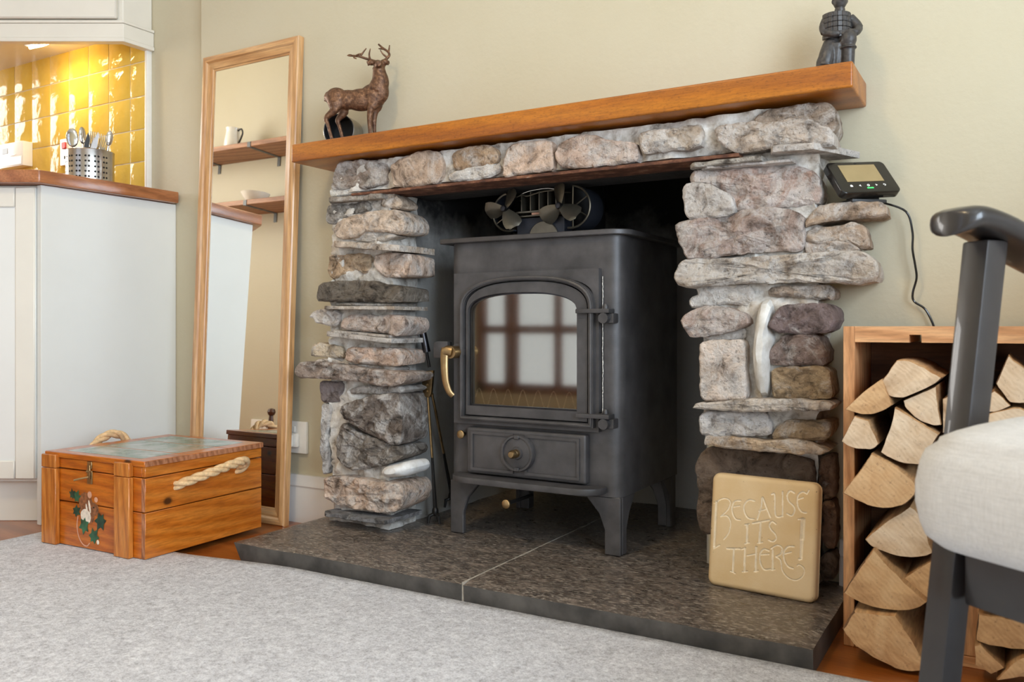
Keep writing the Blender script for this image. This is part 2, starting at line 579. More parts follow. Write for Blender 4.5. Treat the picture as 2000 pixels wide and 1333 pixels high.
def tube(pts, r, n=10, cap=True, closed=False, flat=None):
    b = bm_new()
    pts = [Vector(p) for p in pts]
    m_ = len(pts)
    rs = r if isinstance(r, (list, tuple)) else [r] * m_
    t0 = (pts[1] - pts[0]).normalized()
    up = Vector((0, 0, 1)) if abs(t0.z) < .9 else Vector((0, 1, 0))
    nrm = t0.cross(up).normalized()
    rings = []
    for i, p in enumerate(pts):
        if closed:
            t = (pts[(i + 1) % m_] - pts[i - 1]).normalized()
        elif i == 0:
            t = t0
        elif i == m_ - 1:
            t = (pts[i] - pts[i - 1]).normalized()
        else:
            t = ((pts[i + 1] - p).normalized() + (p - pts[i - 1]).normalized()).normalized()
        nrm = (nrm - t * nrm.dot(t)).normalized()
        bi = t.cross(nrm)
        fl = flat if flat else 1
        rings.append([b.verts.new(p + (nrm * math.cos(a) + bi * math.sin(a) * fl) * rs[i]) for a in [2 * math.pi * k / n for k in range(n)]])
    for i in range(m_ if closed else m_ - 1):
        A, B_ = rings[i], rings[(i + 1) % m_]
        for k in range(n):
            b.faces.new((A[k], A[(k + 1) % n], B_[(k + 1) % n], B_[k]))
    if cap and not closed:
        b.faces.new(rings[0][::-1])
        b.faces.new(rings[-1])
    bmesh.ops.recalc_face_normals(b, faces=b.faces)
    return b


def cyl(p0, p1, r, n=24, r2=None):
    return tube([p0, p1], [r, r if r2 is None else r2], n)


def lathe(prof, n=32, axis='z', c=(0, 0, 0)):
    b = bm_new()
    rings = []
    for r_, h in prof:
        if r_ < 1e-6:
            co = {'z': (0, 0, h), 'y': (0, h, 0), 'x': (h, 0, 0)}[axis]
            rings.append([b.verts.new(co)])
        else:
            ring = []
            for k in range(n):
                a = 2 * math.pi * k / n
                ca, sa = r_ * math.cos(a), r_ * math.sin(a)
                ring.append(b.verts.new({'z': (ca, sa, h), 'y': (ca, h, sa), 'x': (h, ca, sa)}[axis]))
            rings.append(ring)
    for A, B_ in zip(rings, rings[1:]):
        for k in range(n):
            j = (k + 1) % n
            if len(A) == 1 and len(B_) == 1:
                continue
            if len(A) == 1:
                b.faces.new((A[0], B_[k], B_[j]))
            elif len(B_) == 1:
                b.faces.new((A[k], A[j], B_[0]))
            else:
                b.faces.new((A[k], A[j], B_[j], B_[k]))
    bmesh.ops.recalc_face_normals(b, faces=b.faces)
    return mv(b, *c)


def ellipsoid(c, r, n=14):
    b = bm_new()
    bmesh.ops.create_uvsphere(b, u_segments=n, v_segments=max(6, n // 2 + 2), radius=1)
    for v_ in b.verts:
        v_.co = Vector((c[0] + v_.co.x * r[0], c[1] + v_.co.y * r[1], c[2] + v_.co.z * r[2]))
    return b


def smooth_pts(pts, n=6, closed=False):
    """Catmull-Rom through points"""
    P = [Vector(p) for p in pts]
    m_ = len(P)
    out = []
    rng = range(m_) if closed else range(m_ - 1)
    for i in rng:
        p0 = P[i - 1] if (closed or i > 0) else P[0]
        p1, p2 = P[i], P[(i + 1) % m_]
        p3 = P[(i + 2) % m_] if (closed or i + 2 < m_) else P[-1]
        for k in range(n):
            t = k / n
            out.append(.5 * ((2 * p1) + (p2 - p0) * t + (2 * p0 - 5 * p1 + 4 * p2 - p3) * t * t + (3 * p1 - p0 - 3 * p2 + p3) * t ** 3))
    if not closed:
        out.append(P[-1])
    return out


def obj(name, b, mat_, parent=None, smooth=True, ang=38, loc=None, mats=None):
    if smooth:
        lim = R(ang)
        for e in b.edges:
            if len(e.link_faces) == 2 and e.calc_face_angle(0) > lim:
                e.smooth = False
        for f in b.faces:
            f.smooth = True
    me = bpy.data.meshes.new(name)
    b.to_mesh(me)
    b.free()
    for mm in (mats or [mat_]):
        me.materials.append(M[mm] if isinstance(mm, str) else mm)
    o = bpy.data.objects.new(name, me)
    COL.objects.link(o)
    if parent:
        o.parent = parent
    if loc:
        o.location = loc
    return o


def tag(o, label, cat, group=None, kind=None):
    if label:
        o['label'] = label
    if cat:
        o['category'] = cat
    if group:
        o['group'] = group
    if kind:
        o['kind'] = kind
    return o


def thing(name, label, cat, loc=(0, 0, 0), rotz=0, group=None, kind=None):
    o = bpy.data.objects.new(name, None)
    COL.objects.link(o)
    o.empty_display_size = .05
    o.location = loc
    o.rotation_euler = (0, 0, rotz)
    return tag(o, label, cat, group, kind)


def remeshed(name, b, mat_, parent, voxel=.003, smooth_it=4, fac=.5, mats=None):
    """one continuous skin over overlapping volumes"""
    me = bpy.data.meshes.new(name + '_src')
    b.to_mesh(me)
    b.free()
    o = bpy.data.objects.new(name + '_src', me)
    COL.objects.link(o)
    md = o.modifiers.new('r', 'REMESH')
    md.mode = 'VOXEL'
    md.voxel_size = voxel
    md.use_smooth_shade = True
    ms = o.modifiers.new('s', 'SMOOTH')
    ms.factor = fac
    ms.iterations = smooth_it
    dg = bpy.context.evaluated_depsgraph_get()
    dg.update()
    nm = bpy.data.meshes.new_from_object(o.evaluated_get(dg))
    bpy.data.objects.remove(o)
    bpy.data.meshes.remove(me)
    nm.name = name
    nm.materials.clear()
    for mm in (mats or [mat_]):
        nm.materials.append(M[mm])
    for p in nm.polygons:
        p.use_smooth = True
    ob = bpy.data.objects.new(name, nm)
    COL.objects.link(ob)
    if parent:
        ob.parent = parent
    return ob

STONES = [
 (1.515,0.09,0.006,(140, 130, 122),0.45,'stone',[(-1.3688,0.8965),(-1.3,0.8956),(-1.2862,0.8883),(-1.2321,0.8771),(-1.2291,0.8582),(-1.2291,0.8373),(-1.2665,0.8288),(-1.2862,0.8269),(-1.3325,0.8344),(-1.364,0.8334),(-1.3928,0.8346),(-1.3896,0.8585),(-1.3752,0.879),(-1.3704,0.8918)]),
 (1.505,0.09,0.004,(176, 158, 142),0.3,'stone',[(-1.202,0.8713),(-1.1846,0.8799),(-1.1631,0.8801),(-1.1334,0.8906),(-1.0959,0.89),(-1.0754,0.8823),(-1.0713,0.8752),(-1.0686,0.855),(-1.0713,0.8342),(-1.0781,0.8215),(-1.1167,0.8192),(-1.1703,0.8193),(-1.1918,0.8222),(-1.1976,0.8296),(-1.2049,0.8578)]),
 (1.505,0.09,0.005,(162, 140, 116),0.35,'stone',[(-1.0431,0.8768),(-1.0035,0.8879),(-0.9507,0.8865),(-0.9381,0.8809),(-0.9318,0.8749),(-0.9293,0.8512),(-0.9381,0.8488),(-0.9763,0.8504),(-1.0035,0.8487),(-1.0192,0.8448),(-1.0311,0.8459),(-1.0391,0.8599)]),
 (1.51,0.09,0.006,(196, 190, 182),0.7,'stone',[(-1.0519,0.8321),(-1.0425,0.8379),(-1.0029,0.844),(-0.9615,0.8455),(-0.9349,0.8472),(-0.9236,0.8461),(-0.9211,0.8331),(-0.9312,0.8298),(-0.9539,0.8222),(-0.9925,0.8202),(-1.0425,0.8213),(-1.0519,0.8255)]),
 (1.5,0.09,0.004,(192, 172, 156),0.4,'stone',[(-0.8978,0.8714),(-0.8807,0.8811),(-0.8375,0.8805),(-0.8023,0.8787),(-0.7977,0.8751),(-0.7965,0.8566),(-0.7954,0.8381),(-0.7954,0.8217),(-0.8198,0.8209),(-0.8734,0.8197),(-0.8916,0.8182),(-0.9052,0.8173),(-0.9064,0.8333),(-0.9027,0.8582)]),
 (1.5,0.09,0.005,(178, 160, 148),0.45,'stone',[(-0.7839,0.8552),(-0.7747,0.8685),(-0.7509,0.878),(-0.7264,0.8812),(-0.7033,0.8776),(-0.688,0.8709),(-0.6708,0.863),(-0.6443,0.8581),(-0.6202,0.8535),(-0.6161,0.8454),(-0.614,0.821),(-0.6411,0.8188),(-0.6708,0.8198),(-0.712,0.8198),(-0.7453,0.82),(-0.7713,0.8255),(-0.7816,0.8326),(-0.785,0.8431)]),
 (1.504,0.09,0.007,(176, 164, 150),0.55,'stone',[(-0.6084,0.8714),(-0.5869,0.8737),(-0.5497,0.8731),(-0.5154,0.8756),(-0.4941,0.873),(-0.4875,0.8601),(-0.4894,0.839),(-0.4961,0.8341),(-0.5271,0.8356),(-0.5647,0.8367),(-0.5971,0.8344),(-0.6053,0.8362),(-0.6074,0.8538)]),
 (1.5,0.11,0.006,(172, 160, 148),0.5,'stone',[(-0.4626,0.8564),(-0.4598,0.8635),(-0.443,0.867),(-0.4083,0.8655),(-0.3683,0.8615),(-0.3508,0.8611),(-0.3233,0.863),(-0.298,0.8564),(-0.2789,0.8419),(-0.2665,0.8387),(-0.2616,0.8227),(-0.2608,0.8132),(-0.2682,0.8114),(-0.2789,0.8134),(-0.288,0.8187),(-0.3165,0.8219),(-0.3421,0.823),(-0.3621,0.8189),(-0.3886,0.8164),(-0.4192,0.8169),(-0.4357,0.8241),(-0.4551,0.84)]),
 (1.508,0.1,0.006,(142, 130, 118),0.35,'stone',[(-0.3925,0.8634),(-0.3898,0.8784),(-0.3702,0.884),(-0.344,0.8859),(-0.3148,0.8873),(-0.2996,0.8879),(-0.2696,0.8839),(-0.2647,0.8798),(-0.2614,0.863),(-0.2614,0.8432),(-0.2696,0.8338),(-0.287,0.8393),(-0.2996,0.8495),(-0.325,0.8578),(-0.357,0.8564)]),
 (1.52,0.1,0.007,(160, 138, 128),0.55,'stone',[(-0.5159,0.7862),(-0.5033,0.7935),(-0.4461,0.79),(-0.3732,0.7886),(-0.3207,0.7844),(-0.2977,0.7734),(-0.2884,0.7577),(-0.2859,0.7373),(-0.2901,0.7227),(-0.3019,0.7183),(-0.338,0.7183),(-0.3732,0.7163),(-0.4092,0.7162),(-0.4303,0.7186),(-0.4368,0.7356),(-0.4443,0.7473),(-0.4649,0.7601),(-0.4888,0.7696),(-0.513,0.7727)]),
 (1.505,0.1,0.005,(176, 172, 168),0.5,'stone',[(-0.5255,0.7612),(-0.5176,0.769),(-0.4954,0.769),(-0.4754,0.7626),(-0.4557,0.7517),(-0.438,0.7393),(-0.4325,0.7261),(-0.4297,0.714),(-0.4473,0.707),(-0.4868,0.7068),(-0.5128,0.7057),(-0.5186,0.7155),(-0.5215,0.7383)]),
 (1.51,0.11,0.008,(150, 134, 126),0.5,'stone',[(-0.538,0.6966),(-0.5145,0.7017),(-0.4827,0.7062),(-0.4432,0.7045),(-0.4156,0.7136),(-0.3751,0.7153),(-0.3358,0.7089),(-0.3152,0.6969),(-0.3126,0.6677),(-0.3118,0.6484),(-0.3186,0.6373),(-0.3462,0.6412),(-0.3885,0.6404),(-0.4229,0.6384),(-0.4856,0.6328),(-0.5145,0.6311),(-0.5194,0.6389),(-0.5321,0.6659),(-0.537,0.6804)]),
 (1.525,0.1,0.006,(168, 150, 132),0.4,'stone',[(-0.3115,0.6877),(-0.3012,0.7012),(-0.2902,0.7128),(-0.2677,0.7155),(-0.2462,0.7157),(-0.2219,0.7148),(-0.1902,0.7115),(-0.1847,0.7052),(-0.1823,0.6932),(-0.198,0.6917),(-0.2284,0.6903),(-0.2586,0.6905),(-0.2835,0.6886),(-0.3012,0.6853),(-0.3106,0.6806)]),
 (1.53,0.09,0.006,(162, 146, 130),0.5,'stone',[(-0.3125,0.6688),(-0.2971,0.6767),(-0.266,0.6758),(-0.2348,0.6809),(-0.2194,0.6765),(-0.2146,0.671),(-0.2114,0.6511),(-0.2098,0.639),(-0.2194,0.6369),(-0.2324,0.647),(-0.2594,0.6509),(-0.2844,0.6522),(-0.3099,0.6544)]),
 (1.54,0.07,0.006,(158, 138, 120),0.5,'stone',[(-0.3119,0.6527),(-0.2863,0.6514),(-0.2569,0.6499),(-0.238,0.6455),(-0.2241,0.637),(-0.2274,0.6319),(-0.2736,0.6322),(-0.3076,0.6328)]),
 (1.5,0.12,0.009,(170, 160, 148),0.55,'stone',[(-0.5394,0.5984),(-0.5335,0.6133),(-0.5218,0.6251),(-0.5043,0.6291),(-0.4403,0.6274),(-0.3727,0.6282),(-0.3335,0.6284),(-0.283,0.6297),(-0.2422,0.6304),(-0.2183,0.6294),(-0.2049,0.6237),(-0.1979,0.6142),(-0.1925,0.6039),(-0.1932,0.5839),(-0.2183,0.5787),(-0.283,0.5847),(-0.3207,0.5849),(-0.3727,0.5854),(-0.4128,0.5856),(-0.4738,0.5826),(-0.5111,0.5789),(-0.5305,0.5841),(-0.5345,0.5936)]),
 (1.525,0.09,0.006,(196, 190, 182),0.7,'stone',[(-0.5049,0.5779),(-0.4817,0.583),(-0.4197,0.5833),(-0.4051,0.5746),(-0.3996,0.5581),(-0.4105,0.5463),(-0.4476,0.5506),(-0.476,0.5453),(-0.5127,0.543),(-0.5167,0.5487),(-0.5157,0.5591),(-0.4991,0.5655)]),
 (1.53,0.09,0.006,(150, 138, 126),0.4,'stone',[(-0.3729,0.5714),(-0.3605,0.5756),(-0.3014,0.576),(-0.2685,0.5752),(-0.266,0.555),(-0.2828,0.5544),(-0.3014,0.5583),(-0.335,0.5616),(-0.372,0.5623)]),
 (1.5,0.11,0.006,(164, 148, 140),0.4,'stone',[(-0.5257,0.5201),(-0.5121,0.5312),(-0.4852,0.5412),(-0.4654,0.5419),(-0.4338,0.5361),(-0.4092,0.5277),(-0.4047,0.5195),(-0.4047,0.5132),(-0.4265,0.5033),(-0.4542,0.4959),(-0.4795,0.4912),(-0.5111,0.4892),(-0.5179,0.5032)]),
 (1.53,0.08,0.004,(196, 190, 182),0.7,'stone',[(-0.4862,0.4881),(-0.4632,0.4948),(-0.4285,0.5005),(-0.4165,0.5014),(-0.4165,0.4857),(-0.4833,0.4815)]),
 (1.5,0.12,0.002,(196, 182, 170),0.45,'stone',[(-0.49,0.4763),(-0.4729,0.4792),(-0.4311,0.4814),(-0.4138,0.4816),(-0.411,0.4644),(-0.411,0.4237),(-0.4092,0.3831),(-0.411,0.3776),(-0.4449,0.3752),(-0.4814,0.3736),(-0.4881,0.3826),(-0.489,0.4355)]),
 (1.488,0.09,0.0015,(184, 182, 178),0.35,'pebble',[(-0.3828,0.5531),(-0.3679,0.5538),(-0.3644,0.5405),(-0.3662,0.5228),(-0.3671,0.5051),(-0.3627,0.4919),(-0.3627,0.4786),(-0.3671,0.4609),(-0.3697,0.4343),(-0.3697,0.4078),(-0.3732,0.3855),(-0.3793,0.3799),(-0.3873,0.3849),(-0.3935,0.4025),(-0.3979,0.4336),(-0.3988,0.4604),(-0.3961,0.4962),(-0.3908,0.5319)]),
 (1.5,0.11,0.006,(116, 104, 104),0.2,'stone',[(-0.3665,0.5087),(-0.3586,0.5193),(-0.3534,0.5326),(-0.3465,0.5405),(-0.3207,0.5437),(-0.2955,0.5442),(-0.2682,0.543),(-0.2633,0.5395),(-0.2608,0.5292),(-0.2592,0.5189),(-0.2608,0.5094),(-0.2682,0.4991),(-0.2772,0.4982),(-0.2955,0.4964),(-0.3275,0.4955),(-0.3465,0.498),(-0.3621,0.5033)]),
 (1.51,0.1,0.006,(124, 110, 104),0.3,'stone',[(-0.3716,0.454),(-0.3698,0.4612),(-0.3558,0.4766),(-0.3427,0.49),(-0.3143,0.4937),(-0.2932,0.4938),(-0.2865,0.4886),(-0.2757,0.4626),(-0.2774,0.4452),(-0.2824,0.4416),(-0.3143,0.4418),(-0.3401,0.4403),(-0.3637,0.4416),(-0.3698,0.4459)]),
 (1.51,0.1,0.008,(158, 140, 114),0.25,'stone',[(-0.3637,0.43),(-0.3401,0.435),(-0.3143,0.4365),(-0.2807,0.4365),(-0.27,0.4272),(-0.2675,0.3892),(-0.2733,0.3855),(-0.3143,0.3846),(-0.3601,0.3827),(-0.3637,0.4112)]),
 (1.49,0.13,0.004,(186, 176, 164),0.45,'stone',[(-0.5019,0.3605),(-0.4876,0.3667),(-0.4558,0.3691),(-0.4191,0.3762),(-0.3658,0.3786),(-0.3144,0.38),(-0.2664,0.3778),(-0.2615,0.3729),(-0.2664,0.3684),(-0.3144,0.3652),(-0.3658,0.3617),(-0.4101,0.3586),(-0.4558,0.36)]),
 (1.51,0.11,0.007,(190, 190, 192),0.7,'stone',[(-0.4923,0.3444),(-0.4713,0.3511),(-0.4202,0.3519),(-0.3796,0.3549),(-0.3734,0.3435),(-0.3689,0.333),(-0.3689,0.3178),(-0.4065,0.3135),(-0.4591,0.3111),(-0.4894,0.3091),(-0.4923,0.3257)]),
 (1.515,0.1,0.004,(148, 130, 106),0.15,'stone',[(-0.3649,0.3094),(-0.3604,0.3241),(-0.3508,0.3345),(-0.3351,0.3425),(-0.3094,0.3422),(-0.2675,0.3446),(-0.2684,0.3298),(-0.2742,0.3155),(-0.3154,0.3119)]),
 (1.5,0.12,0.005,(172, 152, 128),0.4,'stone',[(-0.4833,0.2948),(-0.4767,0.3073),(-0.4219,0.3082),(-0.3771,0.3032),(-0.3335,0.3088),(-0.3123,0.3094),(-0.2896,0.3023),(-0.2682,0.2961),(-0.2846,0.2923),(-0.3165,0.2899),(-0.3771,0.2906),(-0.4449,0.2902)]),
 (1.556,0.07,0.006,(112, 100, 90),0.1,'stone',[(-0.5142,0.2494),(-0.5073,0.2673),(-0.4955,0.2759),(-0.4567,0.2778),(-0.4003,0.2763),(-0.346,0.275),(-0.3056,0.2691),(-0.303,0.2441),(-0.3039,0.217),(-0.3039,0.172),(-0.382,0.1354),(-0.4955,0.1186),(-0.5073,0.1219),(-0.5132,0.1386),(-0.5142,0.1674),(-0.5102,0.1967),(-0.5142,0.2253)]),
 (1.558,0.065,0.005,(112, 90, 74),0,'stone',[(-0.2871,0.1959),(-0.2751,0.2017),(-0.2692,0.1845),(-0.2684,0.14),(-0.2701,0.122),(-0.2811,0.1188),(-0.2888,0.1375)]),
 (1.558,0.065,0.005,(106, 92, 80),0,'stone',[(-0.2905,0.0996),(-0.2837,0.1068),(-0.2717,0.1111),(-0.2692,0.0954),(-0.2709,0.0658),(-0.2896,0.0602),(-0.2922,0.0832)]),
 (1.56,0.06,0.005,(110, 90, 76),0,'stone',[(-0.2926,0.2759),(-0.2721,0.282),(-0.2696,0.2554),(-0.2704,0.2089),(-0.2857,0.2029),(-0.2943,0.2353)]),
 (1.57,0.055,0.005,(106, 96, 88),0,'stone',[(-0.4802,0.1108),(-0.3854,0.1283),(-0.3066,0.1617),(-0.2997,0.1245),(-0.2979,0.0658),(-0.3854,0.0593),(-0.4754,0.0519)]),
 (1.53,0.08,0.002,(200, 196, 190),0.6,'stone',[(-1.4034,0.8339),(-1.384,0.8335),(-1.316,0.8303),(-1.316,0.8183),(-1.4017,0.8179)]),
 (1.535,0.08,0.006,(186, 172, 156),0.4,'stone',[(-1.2484,0.8124),(-1.226,0.8118),(-1.2038,0.7984),(-1.1921,0.7859),(-1.195,0.7768),(-1.2082,0.7754),(-1.2454,0.7851)]),
 (1.53,0.08,0.004,(142, 140, 136),0.2,'stone',[(-1.4115,0.7941),(-1.36,0.794),(-1.2898,0.7949),(-1.2852,0.7803),(-1.3129,0.775),(-1.3552,0.7683),(-1.3888,0.7596),(-1.3969,0.7527),(-1.4164,0.7564),(-1.4148,0.7808)]),
 (1.515,0.1,0.005,(196, 180, 164),0.4,'stone',[(-1.3816,0.7357),(-1.3768,0.7487),(-1.3625,0.7587),(-1.2924,0.7683),(-1.2366,0.7715),(-1.1954,0.7664),(-1.1824,0.7574),(-1.1737,0.7339),(-1.1795,0.7205),(-1.1925,0.7167),(-1.2247,0.7254),(-1.2924,0.7293),(-1.3154,0.7164),(-1.3577,0.7151),(-1.3768,0.7222)]),
 (1.545,0.07,0.005,(178, 168, 156),0.6,'stone',[(-1.3352,0.719),(-1.3024,0.7281),(-1.2717,0.7299),(-1.2265,0.7202),(-1.2043,0.7143),(-1.2414,0.7045),(-1.3336,0.7105)]),
 (1.525,0.1,0.007,(174, 154, 130),0.3,'stone',[(-1.415,0.6591),(-1.4053,0.6758),(-1.3603,0.6739),(-1.3195,0.6757),(-1.2855,0.6719),(-1.284,0.6375),(-1.3009,0.6321),(-1.3319,0.6439),(-1.3762,0.6285),(-1.3939,0.6205),(-1.4118,0.6271)]),
 (1.52,0.1,0.006,(186, 168, 154),0.35,'stone',[(-1.2646,0.6671),(-1.2511,0.6724),(-1.2067,0.6728),(-1.1704,0.6677),(-1.1647,0.6663),(-1.1632,0.6216),(-1.1921,0.6202),(-1.2392,0.624),(-1.2541,0.6338),(-1.2646,0.653)]),
 (1.505,0.11,0.006,(106, 100, 92),0.15,'stone',[(-1.4306,0.5694),(-1.4257,0.6022),(-1.4094,0.6091),(-1.3535,0.6124),(-1.2612,0.6087),(-1.2388,0.6023),(-1.1875,0.5953),(-1.176,0.5904),(-1.1746,0.563),(-1.2388,0.5652),(-1.3535,0.5682)]),
 (1.52,0.08,0.007,(182, 176, 172),0.5,'stone',[(-1.4715,0.5333),(-1.4531,0.5455),(-1.4153,0.5463),(-1.3845,0.5436),(-1.3733,0.5314),(-1.3765,0.5145),(-1.3861,0.5084),(-1.4007,0.5109),(-1.43,0.5146),(-1.4548,0.522)]),
 (1.51,0.1,0.006,(176, 160, 150),0.4,'stone',[(-1.358,0.5204),(-1.3344,0.531),(-1.3034,0.5344),(-1.2548,0.5282),(-1.2207,0.5315),(-1.1842,0.5301),(-1.1713,0.5186),(-1.1741,0.4991),(-1.1842,0.4888),(-1.1958,0.4865),(-1.2207,0.4933),(-1.2653,0.4966),(-1.3235,0.5001),(-1.3532,0.5012)]),
 (1.52,0.09,0.003,(192, 180, 160),0.35,'stone',[(-1.4648,0.438),(-1.4565,0.4616),(-1.4349,0.4655),(-1.3717,0.4577),(-1.3638,0.4505),(-1.3654,0.4336),(-1.391,0.4343),(-1.4449,0.4358)]),
 (1.51,0.1,0.006,(184, 164, 150),0.4,'stone',[(-1.3454,0.4474),(-1.3375,0.4559),(-1.2653,0.4568),(-1.2031,0.4553),(-1.1871,0.4521),(-1.1813,0.4361),(-1.1842,0.4235),(-1.1958,0.4198),(-1.2325,0.4213),(-1.3111,0.4242),(-1.3422,0.4296)]),
 (1.49,0.12,0.006,(150, 138, 130),0.35,'stone',[(-1.4823,0.4078),(-1.4739,0.4166),(-1.449,0.422),(-1.4002,0.4207),(-1.271,0.4095),(-1.1828,0.405),(-1.1586,0.4011),(-1.16,0.3864),(-1.1757,0.3802),(-1.2162,0.3743),(-1.2531,0.3799),(-1.2831,0.3824),(-1.3306,0.3832),(-1.3778,0.3865),(-1.4723,0.3861),(-1.4823,0.3944)]),
 (1.545,0.06,0.005,(178, 168, 156),0.5,'stone',[(-1.4469,0.4263),(-1.4138,0.4282),(-1.3653,0.4218),(-1.3462,0.4174),(-1.3494,0.4125),(-1.3975,0.415),(-1.4485,0.4188)]),
 (1.54,0.07,0.005,(178, 168, 156),0.55,'stone',[(-1.3324,0.4119),(-1.3059,0.4185),(-1.26,0.416),(-1.2151,0.4147),(-1.2033,0.4091),(-1.2225,0.4039),(-1.2982,0.4079)]),
 (1.555,0.07,0.003,(120, 112, 112),0.05,'stone',[(-1.4362,0.3739),(-1.3709,0.3735),(-1.3758,0.3316),(-1.3984,0.3282),(-1.4263,0.3257),(-1.4362,0.334)]),
 (1.52,0.1,0.004,(158, 154, 150),0.45,'stone',[(-1.3401,0.3585),(-1.3059,0.3681),(-1.2511,0.3677),(-1.1979,0.3708),(-1.1776,0.3658),(-1.1834,0.3598),(-1.2511,0.3549),(-1.3338,0.3516)]),
 (1.5,0.11,0.01,(112, 104, 98),0.35,'stone',[(-1.3553,0.3103),(-1.3427,0.3252),(-1.3101,0.3338),(-1.257,0.3478),(-1.2024,0.3547),(-1.185,0.3542),(-1.1778,0.3226),(-1.1749,0.2773),(-1.1807,0.2473),(-1.1893,0.2433),(-1.2024,0.2435),(-1.2346,0.2528),(-1.2796,0.2673),(-1.3178,0.2862),(-1.3458,0.2953)]),
 (1.505,0.11,0.01,(112, 106, 100),0.35,'stone',[(-1.3693,0.2312),(-1.3661,0.271),(-1.3487,0.2804),(-1.3191,0.2631),(-1.2838,0.2548),(-1.2388,0.2461),(-1.1976,0.2375),(-1.1832,0.2339),(-1.1774,0.2241),(-1.1875,0.2096),(-1.2166,0.1992),(-1.2432,0.1901),(-1.296,0.1786),(-1.3409,0.176),(-1.3566,0.195),(-1.3661,0.2038)]),
 (1.545,0.07,0.004,(172, 172, 172),0.4,'stone',[(-1.4303,0.3201),(-1.404,0.3188),(-1.4073,0.2989),(-1.4089,0.2705),(-1.4171,0.2515),(-1.4155,0.196),(-1.4155,0.1553),(-1.427,0.1518),(-1.4336,0.2132)]),
 (1.494,0.1,0.001,(208, 204, 198),0.2,'pebble',[(-1.246,0.1741),(-1.2341,0.1889),(-1.2077,0.198),(-1.1717,0.2033),(-1.1574,0.1931),(-1.1617,0.1792),(-1.1788,0.1697),(-1.2194,0.1638),(-1.2386,0.1643)]),
 (1.5,0.12,0.008,(186, 168, 154),0.4,'stone',[(-1.408,0.1396),(-1.3983,0.1489),(-1.349,0.1546),(-1.3024,0.1541),(-1.2346,0.151),(-1.1864,0.1544),(-1.1749,0.1453),(-1.1707,0.1275),(-1.1778,0.1074),(-1.1937,0.0943),(-1.2243,0.0874),(-1.269,0.0895),(-1.3302,0.0863),(-1.3822,0.0963),(-1.4031,0.1062)]),
]
SLATES = [
 (-0.3646,-0.2884,1.485,0.12,0.8121,0.81,0.0113,(196,190,184),0.5,0.05,0),
 (-0.5132,-0.3793,1.495,0.11,0.8007,0.8012,0.0082,(178,176,170),0.3,0,0),
 (-0.4964,-0.3278,1.505,0.1,0.7952,0.7932,0.0054,(190,182,178),0.5,0,0),
 (-1.4029,-1.2328,1.505,0.11,0.8062,0.8037,0.0118,(156,150,142),0.3,0,0),
 (-1.3716,-1.1675,1.485,0.13,0.7,0.6803,0.0139,(190,178,164),0.45,0,0),
 (-1.413,-1.1868,1.495,0.12,0.5519,0.5481,0.0082,(170,160,148),0.4,0,0),
 (-1.3993,-1.21,1.515,0.09,0.5607,0.5563,0.0059,(176,170,162),0.4,0,0),
 (-1.3986,-1.19,1.49,0.12,0.4904,0.4747,0.0105,(176,170,164),0.5,0,0),
 (-1.3854,-1.2053,1.5,0.1,0.4964,0.4842,0.0059,(180,172,164),0.5,0,0),
 (-1.3937,-1.1991,1.478,0.13,0.0692,0.0717,0.0093,(120,122,126),0.15,0,0),
]
